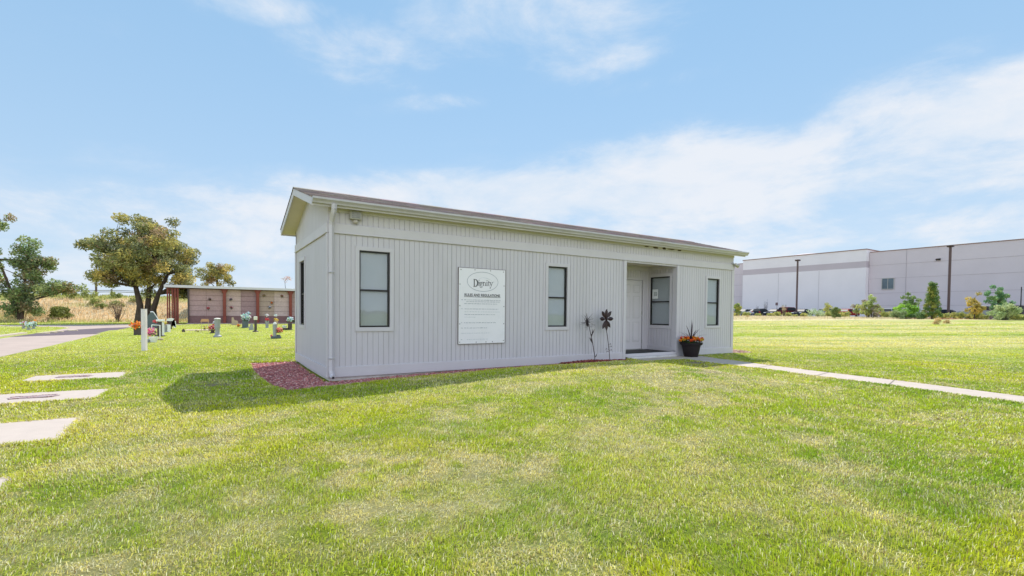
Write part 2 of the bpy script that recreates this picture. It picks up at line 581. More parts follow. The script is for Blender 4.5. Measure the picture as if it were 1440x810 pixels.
    def build(s, name, m, parent=None, smooth=False, vc=False):
        me = bpy.data.meshes.new(name)
        me.from_pydata(s.v, [], s.f)
        ms = m if isinstance(m, (list, tuple)) else [m]
        for q in ms:
            me.materials.append(MT[q] if isinstance(q, str) else q)
        if len(ms) > 1:
            me.polygons.foreach_set('material_index', s.mi)
        if vc:
            a = me.color_attributes.new('Col', 'FLOAT_COLOR', 'POINT')
            a.data.foreach_set('color', np.c_[np.array(s.c, float), np.ones(len(s.c))].astype(np.float32).ravel())
        bm = bmesh.new(); bm.from_mesh(me)
        bmesh.ops.recalc_face_normals(bm, faces=bm.faces)
        bm.to_mesh(me); bm.free()
        if smooth:
            me.polygons.foreach_set('use_smooth', [True] * len(me.polygons))
            me.set_sharp_from_angle(angle=R(40))
        o = bpy.data.objects.new(name, me)
        COL.objects.link(o)
        if parent is not None:
            o.parent = parent
        return o


def np_mesh(name, V, F, C=None, m=None, parent=None, smooth=False):
    """V (n,3), F (k, 3 or 4) numpy -> object, C per-vertex colour"""
    me = bpy.data.meshes.new(name)
    k, w = F.shape
    me.vertices.add(len(V)); me.vertices.foreach_set('co', V.astype(np.float32).ravel())
    me.loops.add(k * w); me.loops.foreach_set('vertex_index', F.astype(np.int32).ravel())
    me.polygons.add(k); me.polygons.foreach_set('loop_start', np.arange(0, k * w, w, dtype=np.int32))
    if smooth:
        me.polygons.foreach_set('use_smooth', np.ones(k, bool))
    me.update(calc_edges=True)
    if C is not None:
        a = me.color_attributes.new('Col', 'FLOAT_COLOR', 'POINT')
        a.data.foreach_set('color', np.c_[C, np.ones(len(C))].astype(np.float32).ravel())
    if m is not None:
        me.materials.append(MT[m] if isinstance(m, str) else m)
    o = bpy.data.objects.new(name, me)
    COL.objects.link(o)
    if parent is not None:
        o.parent = parent
    return o


# ------------------------------------------------------------------ ground
G_GREEN = np.array((.25, .325, .030)); G_LUSH = np.array((.175, .27, .028)); G_YEL = np.array((.355, .38, .030))
G_STRAW = np.array((.52, .46, .24)); G_SOIL = np.array((.30, .235, .16)); G_THATCH = np.array((.20, .165, .085))
SPOTS = [(-.6, -5.35, .62, .35, .9), (0.15, -5.9, .5, .35, .7), (-1.0, -6.3, .5, .3, .8), (.7, -4.1, .5, .6, .45), (-1.8, -3.5, .7, .9, .35),
         (4.6, -4.0, 1.3, .45, .75), (5.6, -3.4, 1.2, .5, .8), (4.0, -4.8, .9, .5, .5), (6.2, -4.6, .8, .4, .6), (3.2, -5.2, 1.0, .6, .35), (6.6, -5.3, .5, .3, .6),
         (3.1, -2.2, 1.2, .25, .3), (2.0, -3.0, 1.2, .4, .3), (1.6, -6.1, .6, .5, .35), (3.2, -6.6, .8, .4, .3), (-3.6, -2.0, 2.0, 2.0, .2), (5.2, -7.1, .6, .5, .35),
         (2.3, -7.3, .5, .35, .4), (-2.5, -6.2, .6, .5, .35), (1.3, -1.2, .25, .15, .55)]
SOILS = [(8.35, -1.5, .55, .22, .95), (7.95, -2.25, .45, .35, .7), (6.3, -3.4, .35, .14, .5), (3.35, -.8, .3, .12, .8), (-1.7, .3, .35, .2, .8), (5.9, -3.7, .28, .15, .6)]


def dryness(x, y):
    d = sm(.50, .80, fbm(x, y, .7, 5, 21)) * .35 + sm(.50, .72, fbm(x, y, 3.1, 4, 31)) * .50 + sm(.5, .7, fbm(x, y, 9, 2, 33)) * .22
    for (cx, cy, rx, ry, w) in SPOTS:
        q = ((x - cx) / rx) ** 2 + ((y - cy) / ry) ** 2
        d = d + w * np.exp(-q) * (2.9 * sm(.30, .72, fbm(x, y, 3.6, 4, 41)))
    return np.clip(d * .85, 0, 1)


def soilness(x, y):
    d = np.zeros(np.shape(x))
    for (cx, cy, rx, ry, w) in SOILS:
        q = ((x - cx) / rx) ** 2 + ((y - cy) / ry) ** 2
        d = d + w * np.exp(-q * 1.4) * (.5 + 1.0 * fbm(x, y, 5, 3, 51))
    return np.clip(d * 1.3, 0, 1)


def lerp(a, b, t):
    t = np.clip(t, 0, 1)[..., None]
    return a * (1 - t) + b * t


def lawn_colour(x, y):
    c = lerp(np.broadcast_to(G_GREEN, x.shape + (3,)), G_LUSH, sm(.48, .72, fbm(x, y, .8, 4, 61)))
    c = lerp(c, G_YEL, sm(.45, .72, fbm(x, y, .45, 4, 71)) * .8)
    c = lerp(c, G_STRAW, dryness(x, y) * .75)
    # mown field to the right: streaks of green and tan along the mowing lines
    far = sm(11, 17, x) * sm(-4, 2, y + .25 * (x - 12))
    u = x * .537 + y * .844
    v = x * .844 - y * .537
    st = fbm(v * .05, u * .55, 1, 4, 81)
    st2 = fbm(v * .15, u * 1.4, 1, 3, 85)
    c = lerp(c, np.array((.50, .45, .22)), far * np.clip(sm(.38, .60, st) * .72 + sm(.5, .75, st2) * .35, 0, .8))
    c = lerp(c, np.array((.62, .52, .32)), sm(-3, 5, u - 49 + 4 * (fbm(x, y, .1, 3, 9) - .5)) * sm(24, 30, x) * .93)
    # left lawn, watered and even, pale streaks
    lf = sm(3, 9, y) * (1 - sm(5, 10, x))
    c = lerp(c, np.array((.35, .39, .085)), lf * .75)
    c = lerp(c, G_STRAW, lf * sm(.55, .8, fbm(x * .35, y * 1.1, 1, 4, 91)) * .35)
    # the bank of the highway behind the cemetery: dry grass with green scrub
    hb = sm(45.5, 48.5, y) * (1 - sm(14, 30, x))
    hc = lerp(np.broadcast_to(np.array((.60, .46, .28)), x.shape + (3,)), np.array((.34, .34, .11)), sm(.43, .58, fbm(x * .5, y, .28, 4, 95) + .14 * sm(50, 57, y)))
    c = c * (1 - hb[..., None]) + hc * hb[..., None]
    # far prairie
    fp = sm(120, 200, np.hypot(x, y))
    c = lerp(c, np.array((.22, .2, .1)), fp)
    return c


PITS = [WALK, BED, BED2] + SLABS


def build_ground():
    def axis(parts):
        out = []
        for a, b, s in parts:
            out += list(np.arange(a, b, s))
        return np.array(sorted(set(np.round(out, 4))))
    xs = axis([(-2500, -400, 420), (-400, -100, 60), (-100, -30, 8), (-30, -10, 1.6), (-10, -5.6, .3), (-5.6, 11.4, .09), (11.4, 20, .3), (20, 45, 1.0), (45, 130, 3), (130, 400, 40), (400, 2600, 420)])
    ys = axis([(-2500, -400, 420), (-400, -60, 60), (-60, -14, 5), (-14, -9.5, .4), (-9.5, 4.2, .09), (4.2, 12, .25), (12, 44, .7), (44, 62, .5), (62, 120, 4), (120, 400, 40), (400, 2600, 420)])
    X, Y = np.meshgrid(xs, ys)
    Z = tz(X, Y)
    near = (X > -6) & (X < 14.5) & (Y > -13) & (Y < 5)
    for p in PITS:
        ins = np.zeros(X.shape, bool); dd = np.full(X.shape, 9.)
        ins[near] = in_poly(X[near], Y[near], p)
        dd[near] = poly_dist(X[near], Y[near], p)
        Z = np.where(ins & (dd > .05), Z - .085, Z)
    rd = in_poly(X, Y, ROAD); rdd = poly_dist(X, Y, ROAD)
    Z = np.where(rd & (rdd > .25), Z - .07, Z)
    hs = in_poly(X, Y, [(.3, .3), (LB - .3, .3), (LB - .3, WB - .3), (.3, WB - .3)])
    Z = np.where(hs, Z - .3, Z)
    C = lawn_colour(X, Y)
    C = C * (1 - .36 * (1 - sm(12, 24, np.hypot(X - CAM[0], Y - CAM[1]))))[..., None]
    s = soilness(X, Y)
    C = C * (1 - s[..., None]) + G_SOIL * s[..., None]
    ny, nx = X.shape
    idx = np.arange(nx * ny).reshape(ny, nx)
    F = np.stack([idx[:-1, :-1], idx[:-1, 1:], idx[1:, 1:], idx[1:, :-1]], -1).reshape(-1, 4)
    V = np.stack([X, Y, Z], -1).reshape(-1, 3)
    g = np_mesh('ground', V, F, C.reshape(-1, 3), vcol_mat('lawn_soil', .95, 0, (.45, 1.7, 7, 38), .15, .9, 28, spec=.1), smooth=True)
    g['kind'] = 'structure'
    return g


build_ground()


def sheet(name, poly, m, off, kind='structure', sub=.25, thick=.1, zf=None, parent=None):
    """polygon laid over the terrain, with a skirt so that it has real thickness"""
    bm = bmesh.new()
    vs = [bm.verts.new((x, y, 0)) for x, y in poly]
    f = bm.faces.new(vs)
    xs = [p[0] for p in poly]; ys = [p[1] for p in poly]
    def cuts(a, b):
        n = max(1, int((b - a) / sub))
        return [a + (b - a) * i / n for i in range(1, n)]
    if max(xs) - min(xs) < 80:
        for c in cuts(min(xs), max(xs)):
            bmesh.ops.bisect_plane(bm, geom=bm.verts[:] + bm.edges[:] + bm.faces[:], plane_co=(c, 0, 0), plane_no=(1, 0, 0))
    for c in cuts(min(ys), max(ys)):
        bmesh.ops.bisect_plane(bm, geom=bm.verts[:] + bm.edges[:] + bm.faces[:], plane_co=(0, c, 0), plane_no=(0, 1, 0))
    bmesh.ops.recalc_face_normals(bm, faces=bm.faces)
    for f in bm.faces:
        if f.normal.z < 0:
            f.normal_flip()
    for v in bm.verts:
        v.co.z = (tzs(v.co.x, v.co.y) if zf is None else zf(v.co.x, v.co.y)) + off
    be = [e for e in bm.edges if len(e.link_faces) == 1]
    r = bmesh.ops.extrude_edge_only(bm, edges=be)
    for v in [g for g in r['geom'] if isinstance(g, bmesh.types.BMVert)]:
        v.co.z -= thick
    me = bpy.data.meshes.new(name)
    bm.to_mesh(me); bm.free()
    me.materials.append(MT[m] if isinstance(m, str) else m)
    o = bpy.data.objects.new(name, me)
    COL.objects.link(o)
    if kind: o['kind'] = kind
    if parent: o.parent = parent
    return o


sheet('road', ROAD, 'road', -.015, sub=1.0, thick=.12)


# darker patch across the road, a pale kerb on its far side and flat pale pieces on the patch
PATCH = [(-8.80, 18.9), (-6.3, 21.2), (-6.25, 25.0), (-6.1, 31.4), (-7.2, 30.3), (-8.2, 27.9), (-8.85, 24.0)]
sheet('road_patch', PATCH, mat('dark_asphalt_patch', (.115, .085, .10), .9, .15, 1.5, .4, 40), -.009, sub=1.0, thick=.01)
KERB = [(-9.14, -4), (-8.92, -4), (-8.93, 14), (-8.97, 22.2), (-9.19, 22.2), (-9.15, 14)]
sheet('kerb', KERB, mat('kerb_concrete', (.50, .42, .35), .85, .08, 4), .06, sub=1.0, thick=.15)
for i_, (x_, y_) in enumerate(((-8.42, 22.1), (-8.40, 23.3), (-8.32, 24.2), (-8.02, 25.8))):
    st_ = sheet('pale_stone', [(x_ + .22 * math.cos(a_) * (1 + .2 * math.sin(2 * a_ + i_)), y_ + .30 * math.sin(a_)) for a_ in [k_ * math.pi / 5 for k_ in range(10)]],
                mat('pale_flat_stone', (.60, .50, .36), .85, .1, 6), .035, kind=None, sub=.5, thick=.07)
    tag(st_, ['flat pale stone on the dark road patch, nearest of four in a row', 'flat pale stone on the dark road patch, second nearest of four in a row', 'flat pale stone on the dark road patch, third of four in a row',
              'flat pale stone on the dark road patch, farthest and apart from the other three'][i_], 'stone', 'flat pale stones on the dark road patch')


def build_walk():
    w = sheet('path', WALK, 'concrete', .004, sub=.3)
    return w


build_walk()
# walk joints: shallow dark saw cuts laid 4 mm above the slab
mbj = MB()
for (a, b) in (((8.5, -2.9), (9.62, -2.7)), ((8.02, -5.6), (9.02, -5.35)), ((8.68, -1.15), (9.98, -1.1)), ((7.62, -7.9), (8.6, -7.75)), ((8.27, -4.3), (9.3, -4.1))):
    a = Vector(a); b = Vector(b)
    n = (b - a).orthogonal().normalized() * .006
    q = [a + n, b + n, b - n, a - n]
    mbj.add([(p.x, p.y, tzs(p.x, p.y) + .0080) for p in q], [(0, 1, 2, 3)])
rc = random.Random(8)
for (x0, y0, n_) in ((8.75, -3.6, 9), (8.1, -6.4, 8), (9.3, -1.7, 6)):
    p_ = Vector((x0, y0)); d_ = rc.uniform(0, 6.28)
    for k_ in range(n_):
        d_ += rc.uniform(-.7, .7)
        q_ = p_ + Vector((math.cos(d_), math.sin(d_))) * .09
        if not in_poly(np.array([q_.x]), np.array([q_.y]), WALK)[0]: break
        nn = (q_ - p_).orthogonal().normalized() * .0025
        mbj.add([(v.x, v.y, tzs(v.x, v.y) + .0082) for v in (p_ + nn, q_ + nn, q_ - nn, p_ - nn)], [(0, 1, 2, 3)])
        p_ = q_
j = mbj.build('path_joints', mat('joint', (.12, .1, .09), .9)); j['kind'] = 'structure'


# ------------------------------------------------------------------ grass blades (countless: one object)
def allowed(x, y, m=0.0):
    ok = np.ones(x.shape, bool)
    for p in PITS + [HOUSE, ROAD]:
        ins = in_poly(x, y, p)
        if m:
            ins &= poly_dist(x, y, p) > m
        ok &= ~ins
    return ok


def build_grass():
    r = np.random.default_rng(3)
    cx, cy = CAM[0], CAM[1]
    D, RHO0 = 4.0, 15500
    def sample(d0, d1, rho):
        th = 2.45
        n = int(rho * th * (d1 * d1 - d0 * d0) / 2)
        d = np.sqrt(r.uniform(d0 * d0, d1 * d1, n))
        a = HEAD + r.uniform(-th / 2, th / 2, n)
        return cx + d * np.cos(a), cy + d * np.sin(a), d
    X = []; Yy = []; DD = []
    edges = [1.5, 2.4, 3.2, 4, 5, 6.2, 7.6, 9.2, 11, 13, 15.5, 18.5, 22, 27, 33, 41, 52, 66]
    for a, b in zip(edges[:-1], edges[1:]):
        mid = (a + b) / 2
        rho = RHO0 * min(1, (D / mid) ** 1.85) * min(1, (18.0 / mid) ** 1.1)
        x, y, d = sample(a, b, rho)
        X.append(x); Yy.append(y); DD.append(d)
    # extra fringe along the slabs and the walk, where the turf stands above them
    fr = []
    for p in [WALK] + SLABS + [BED]:
        for i in range(len(p)):
            a = np.array(p[i]); b = np.array(p[(i + 1) % len(p)])
            L = np.linalg.norm(b - a)
            mid = (a + b) / 2
            dd = max(4, np.hypot(mid[0] - cx, mid[1] - cy))
            n = int(L * 1500 * min(1, (5 / dd)))
            t = r.uniform(0, 1, n)
            nn = np.array([-(b - a)[1], (b - a)[0]]) / L
            off = r.normal(0, .022, n)
            q = a[None] + (b - a)[None] * t[:, None] + nn[None] * off[:, None]
            fr.append(q)
    fr = np.concatenate(fr)
    fr = fr[np.hypot(fr[:, 0] - cx, fr[:, 1] - cy) > 1.5]
    fr = fr[~in_poly(fr[:, 0], fr[:, 1], HOUSE)]
    x = np.concatenate(X + [fr[:, 0]]); y = np.concatenate(Yy + [fr[:, 1]])
    isf = np.concatenate([np.zeros(sum(map(len, X)), bool), np.ones(len(fr), bool)])
    ok = allowed(x, y) | isf
    u_ = x * .537 + y * .844
    ok &= ~((y > 46) | ((x > 24) & (u_ > 48)) | ((x > -3.5) & (x < 14) & (y > 39)))
    ok &= ~in_poly(x, y, HOUSE)
    # keep the fringe from growing on the door side of the pad and in the bed by the wall
    ok &= ~((y > -.08) & (x > -.05) & (x < LB + .05) & (y < WB))
    s = soilness(x, y)
    ok &= (r.random(len(x)) > s * .97)
    tuft = sm(.30, .62, fbm(x, y, 7.5, 3, 121))
    ok &= isf | (r.random(len(x)) < .42 + .58 * tuft)
    x = x[ok]; y = y[ok]; isf = isf[ok]
    d = np.hypot(x - cx, y - cy)
    n = len(x)
    dry = dryness(x, y)
    z = tz(x, y)
    tall = .35 + .7 * fbm(x, y, 1.6, 3, 101) + .55 * fbm(x, y, 8, 2, 123)
    h = (.020 + .024 * r.random(n)) * tall * (1 - .25 * dry) * (1 - .25 * sm(9, 21, d)) * (1 + .5 * sm(24, 60, d))
    h = np.where(isf, h * 1.1 + .004, h)
    w = (.0013 + .0012 * r.random(n)) * np.maximum(1, (d / 3.2) ** .95)
    az = r.uniform(0, 2 * np.pi, n)
    lean = np.abs(r.normal(.5, .38, n)) + .35 * dry * r.random(n)
    flat = r.random(n) < (.03 + .28 * dry)
    lean = np.where(flat, r.uniform(1.1, 1.5, n), lean)
    h = np.where(flat, h * 1.2, h)
    la = r.uniform(0, 2 * np.pi, n)
    swirl = fbm(x, y, .9, 2, 111) * 9
    la = np.where(r.random(n) < .45, swirl, la)
    dx = np.cos(la) * np.sin(lean); dy = np.sin(la) * np.sin(lean); dz = np.cos(lean)
    px = np.cos(az) * w; py = np.sin(az) * w
    base = np.stack([x, y, z - .006], 1)
    side = np.stack([px, py, np.zeros(n)], 1)
    midp = base + np.stack([dx * .35, dy * .35, dz * .65 + .12], 1) * h[:, None]
    tip = base + np.stack([dx * 1.15, dy * 1.15, np.maximum(dz, .12)], 1) * h[:, None]
    tip[:, 2] = np.maximum(tip[:, 2], z + .006)
    V = np.stack([base - side, base + side, midp + side * .75, midp - side * .75, tip + side * .12, tip - side * .12], 1)
    V = V.reshape(-1, 3)
    i = np.arange(n)[:, None] * 6
    F = np.concatenate([i + np.array([0, 1, 2, 3]), i + np.array([3, 2, 4, 5])], 0)
    c = lawn_colour(x, y) * np.array((1.86, 1.76, 1.15))
    pick = r.random(n)
    straw = pick < (.15 + .52 * dry)
    sc = np.where(r.random(n)[:, None] < .5, np.array((.88, .83, .56)), np.array((.66, .56, .24)))
    c = np.where(straw[:, None], sc, c)
    brown = (r.random(n) < .05)
    c = np.where(brown[:, None], np.array((.30, .20, .08)), c)
    pale_blade = (r.random(n) < .12) & ~straw  # single blades with a lighter tint, picked at random
    c = np.where(pale_blade[:, None], c * np.array((1.25, 1.2, 1.3)), c)
    c = c * r.uniform(.62, 1.30, n)[:, None]
    C = np.repeat(c, 6, 0)
    g = np_mesh('grass', V, F, C, vcol_mat('grass_blades', .7, .38, spec=.15))
    tag(g, 'patchy sunlit lawn of green and straw coloured blades', 'grass', kind='stuff')


build_grass()


# ------------------------------------------------------------------ mulch of red lava rock
def build_mulch():
    sheet('gravel_bed', BED, mat('red_mulch_base', (.36, .13, .12), .95, .3, 18, .8, 60), -.018, sub=.3)
    sheet('gravel_bed', BED2, mat('pink_gravel_base', (.36, .2, .16), .95, .3, 18, .8, 60), -.018, sub=.3)
    r = np.random.default_rng(5)
    def chips(poly, n, rad, cols, name, label, hump=None):
        xs = [p[0] for p in poly]; ys = [p[1] for p in poly]
        x = r.uniform(min(xs), max(xs), n * 4); y = r.uniform(min(ys), max(ys), n * 4)
        k = in_poly(x, y, poly) & ~in_poly(x, y, HOUSE)
        x = x[k][:n]; y = y[k][:n]; n = len(x)
        z = tz(x, y) - .012
        if hump is not None:
            z = z + hump(x, y)
        q = rad * r.uniform(.45, 1.25, n)
        oc = np.array([(1, 0, 0), (-1, 0, 0), (0, 1, 0), (0, -1, 0), (0, 0, 1), (0, 0, -1)], float)
        V = oc[None] * (q[:, None, None] * r.uniform(.55, 1.25, (n, 6, 1)))
        V[:, :, 2] *= .6
        a = r.uniform(0, 6.28, n)
        ca, sa = np.cos(a), np.sin(a)
        vx = V[:, :, 0] * ca[:, None] - V[:, :, 1] * sa[:, None]
        vy = V[:, :, 0] * sa[:, None] + V[:, :, 1] * ca[:, None]
        V[:, :, 0] = vx + x[:, None]; V[:, :, 1] = vy + y[:, None]; V[:, :, 2] += z[:, None] + q[:, None] * .25
        T = np.array([(0, 2, 4), (2, 1, 4), (1, 3, 4), (3, 0, 4), (2, 0, 5), (1, 2, 5), (3, 1, 5), (0, 3, 5)])
        F = (np.arange(n)[:, None, None] * 6 + T[None]).reshape(-1, 3)
        c = np.array(cols)[r.integers(0, len(cols), n)] * r.uniform(.7, 1.25, n)[:, None]
        o = np_mesh(name, V.reshape(-1, 3), F, np.repeat(c, 6, 0), 'chips')
        tag(o, label, 'rock mulch', kind='stuff')
    reds = [(.46, .15, .14), (.38, .12, .13), (.55, .24, .22), (.42, .19, .20), (.62, .38, .35)]
    chips(BED, 9000, .022, reds, 'lava_rock', 'dark red lava rock mulch along the cabin base')
    chips([(5.25, -.45), (7.3, -.4), (7.3, -.03), (5.25, -.03)], 900, .04, [(.17, .03, .035), (.23, .05, .04), (.12, .02, .025), (.28, .09, .07)],
          'red_lava_lumps', 'heap of dark red lava lumps under the two stakes', hump=lambda x, y: .055 * np.exp(-((x - 6.0) / .75) ** 2 - ((y + .22) / .13) ** 2))
    chips(BED2, 700, .03, [(.5, .32, .26), (.4, .22, .18), (.55, .42, .36)], 'pink_gravel', 'pale pink gravel patch beyond the far corner of the cabin')


build_mulch()

# ------------------------------------------------------------------ the cabin
HB, HT = 2.60, 2.78          # band board
EAVE, RIDGE = 3.17, 3.735
OV = .305
cabin = empty('modular_office', (0, 0, 0), 0, 'long low pale grey cabin with grooved siding, white gutter and recessed entry door', 'building')
PITCHG = .1016


def siding(mb, u0, u1, z0, z1, holes, P, grooves=True):
    """grooved plywood between u0..u1, z0..z1; P(u, depth, z) -> world; depth grows into the wall. One pattern, one mesh."""
    def bx(a, b, c, d, d0, d1):
        if b - a < 1e-4 or d - c < 1e-4:
            return
        vs = [P(u, q, z) for (u, q, z) in ((a, d0, c), (b, d0, c), (b, d1, c), (a, d1, c), (a, d0, d), (b, d0, d), (b, d1, d), (a, d1, d))]
        mb.add(vs, [(3, 2, 1, 0), (4, 5, 6, 7), (0, 1, 5, 4), (1, 2, 6, 5), (2, 3, 7, 6), (3, 0, 4, 7)])
    cuts = sorted({u0, u1} | {c for h in holes for c in h[:2] if u0 < c < u1})
    def zseg(a, b):
        m = (a + b) / 2
        seg = [(z0, z1)]
        for (ha, hb, hc, hd) in holes:
            if ha < m < hb:
                ns = []
                for c, d in seg:
                    if hd <= c or hc >= d:
                        ns.append((c, d)); continue
                    if hc > c: ns.append((c, hc))
                    if hd < d: ns.append((hd, d))
                seg = ns
        return seg
    for a, b in zip(cuts[:-1], cuts[1:]):
        for c, d in zseg(a, b):
            bx(a, b, c, d, .010, .10)
            if grooves:
                k = math.floor(a / PITCHG)
                while k * PITCHG < b:
                    s0 = max(a, k * PITCHG + .0045); s1 = min(b, (k + 1) * PITCHG - .0045)
                    bx(s0, s1, c, d, 0, .012)
                    k += 1
            else:
                bx(a, b, c, d, 0, .0095)


FRONT = lambda u, q, z: (u, q, z)
LEFT = lambda u, q, z: (q, u, z)
BACKW = lambda u, q, z: (u, WB - q, z)
RIGHTW = lambda u, q, z: (LB - q, u, z)
W1 = (.555, 1.135, .90, 2.33); W2 = (4.915, 5.485, .875, 2.30); W4 = (10.875, 11.465, .865, 2.29)
REC = (7.42, 9.50, -.02, 2.555)
RD = 1.05
mb = MB()
siding(mb, 0, LB, -.0, HB + .01, [W1, W2, W4, REC], FRONT)
mb.build('wall', 'siding', cabin)
mb = MB()
siding(mb, 0.001, LB, HB + .012, 3.075, [], FRONT)
mb.build('frieze', 'siding', cabin)
WG = (2.36, 3.0, .88, 2.32)
mb = MB()
siding(mb, .101, WB - .101, 0, HB + .01, [WG], LEFT)
mb.build('wall', 'siding', cabin)
# gable triangle
def gable(xa, xb, name):
    mb = MB()
    def top(y): return EAVE - .16 + (RIDGE - EAVE) / (WB / 2 + .2) * (min(y, WB - y) + .2)
    k = 0
    mb.prism([(0.02, HB + .012), (WB - .02, HB + .012), (WB - .02, top(WB) + .05), (WB / 2, top(WB / 2) + .1), (.02, top(0) + .05)], 'x', min(xa, xb) + .011, max(xa, xb) - .011)
    while k * PITCHG < WB:
        a = max(.0, k * PITCHG + .006); b = min(WB, (k + 1) * PITCHG - .006)
        x0 = xa if xa < 1 else xb - .012
        mb.prism([(a, HB + .012), (b, HB + .012), (b, top(b) + .1), (a, top(a) + .1)], 'x', x0, x0 + .012)
        k += 1
    return mb.build(name, 'siding', cabin)
gable(0, .1, 'gable')
gable(LB - .1, LB, 'gable')
mb = MB(); siding(mb, 0, LB, -.05, 3.05, [], BACKW); mb.build('wall', 'siding', cabin)
mb = MB(); siding(mb, .101, WB - .101, -.05, HB + .01, [], RIGHTW); mb.build('wall', 'siding', cabin)
# recess walls
RX0, RX1 = REC[0], REC[1]
DX0, DX1, DZ1 = 8.37, 9.24, 2.20          # door leaf
FL = .13
mb = MB()
siding(mb, RX0, RX1, FL - .02, 2.70, [(DX0 - .03, DX1 + .03, 0, DZ1 + .03)], lambda u, q, z: (u, RD + q, z))
mb.build('entry_wall', 'siding', cabin)
WS = (.24, .98, .87, 2.30)
mb = MB()
siding(mb, .02, RD, FL - .02, 2.70, [WS], lambda u, q, z: (RX1 + q, u, z))
mb.build('entry_side_wall', 'siding', cabin)
mb = MB()
siding(mb, .101, RD, FL - .02, 2.70, [], lambda u, q, z: (RX0 - q, u, z))
mb.build('entry_side_wall', 'siding', cabin)
mb = MB(); mb.box(RX0 - .0, RX1, .101, RD + .09, 2.62, 2.65); mb.build('entry_ceiling', 'soffit', cabin)
# interior dark shell so that the windows look into a room
mb = MB()
mb.box(.11, LB - .11, .75, .76, .12, 2.5) if False else None
mb.box(.11, RX0 - .12, .11, WB - .11, .02, .05); mb.box(RX1 + .12, LB - .11, .11, WB - .11, .02, .05)
mb.box(RX0 - .12, RX1 + .12, RD + .12, WB - .11, .02, .05)
mb.build('room_floor', 'room', cabin)

# plywood sheet seams every four feet
mb = MB()
for k in range(1, 10):
    x = k * 1.2192
    if any(a - .1 < x < b + .1 for a, b in ((W1[0], W1[1]), (W2[0], W2[1]), (W4[0], W4[1]), (REC[0], REC[1]))): 
        continue
    mb = MB(); mb.box(x - .0035, x + .0035, -.0008, .009, .186, HB - .003)
    mb.build('sheet_seam', MT.setdefault('seam', mat('seam_gap', (.20, .19, .19), .9)), cabin)


# boards
def board(name, x0, x1, y0, y1, z0, z1, m='trim', b=.004):
    q = MB(); q.bbox(x0, x1, y0, y1, z0, z1, b)
    return q.build(name, m, cabin)

board('band_board', -.022, LB + .022, -.024, -.001, HB, HT)
board('band_board', -.024, -.001, -.0, WB, HB, HT)
board('drip_strip', -.03, LB + .02, -.034, -.0245, HB + .0, HB + .022)
board('drip_strip', -.034, -.0245, -.03, WB, HB + .0, HB + .022)
board('corner_board', -.020, .095, -.021, -.001, .185, HB - .002)
board('corner_board', -.020, -.001, -.000, .095, .185, HB - .002)
board('corner_board', LB - .095, LB + .02, -.021, -.001, .185, HB - .002)
board('corner_board', -.020, -.001, WB - .09, WB + .02, .185, HB - .002)
board('base_board', -.022, RX0 - .06, -.023, -.001, -.005, .183)
board('base_board', RX1 + .02, LB + .022, -.023, -.001, -.005, .183)
board('base_board', -.024, -.001, -.0, WB, -.005, .183)
board('eave_trim', -.0, LB, -.022, -.001, 2.985, 3.065)
mb = MB(); mb.box(.03, LB - .03, .03, .2, -.35, -.004); mb.box(.03, .2, .2, WB - .03, -.35, -.004); mb.box(LB - .2, LB - .03, .2, WB - .03, -.35, -.004)
mb.box(.03, LB - .03, WB - .2, WB - .03, -.35, -.004)
mb.build('foundation', 'found', cabin)
# entry jambs
board('entry_jamb', RX0 - .055, RX0 + .045, -.026, -.001, .0, REC[3] + .04)
board('entry_jamb', RX0 + .001, RX0 + .02, .0, .09, FL, REC[3] + .06)
board('entry_jamb', RX1 - .02, RX1 + .085, -.026, -.001, .08, REC[3] + .04)
board('entry_jamb', RX1 - .019, RX1 - .001, -.0, .14, FL + .02, 2.60)
board('corner_board', RX1 - .08, RX1 - .002, RD - .018, RD - .001, FL + .12, 2.61)
board('corner_board', RX1 - .02, RX1 - .001, RD - .09, RD - .02, FL + .12, 2.61)
board('base_board', RX1 - .021, RX1 - .001, .14, RD - .02, FL, FL + .13)
board('base_board', DX1 + .09, RX1 - .022, RD - .02, RD - .001, FL, FL + .13)
board('crown_board', RX0, RX1 - .02, RD - .019, RD - .001, 2.50, 2.618)
board('crown_board', RX1 - .019, RX1 - .001, .14, RD - .021, 2.52, 2.618)


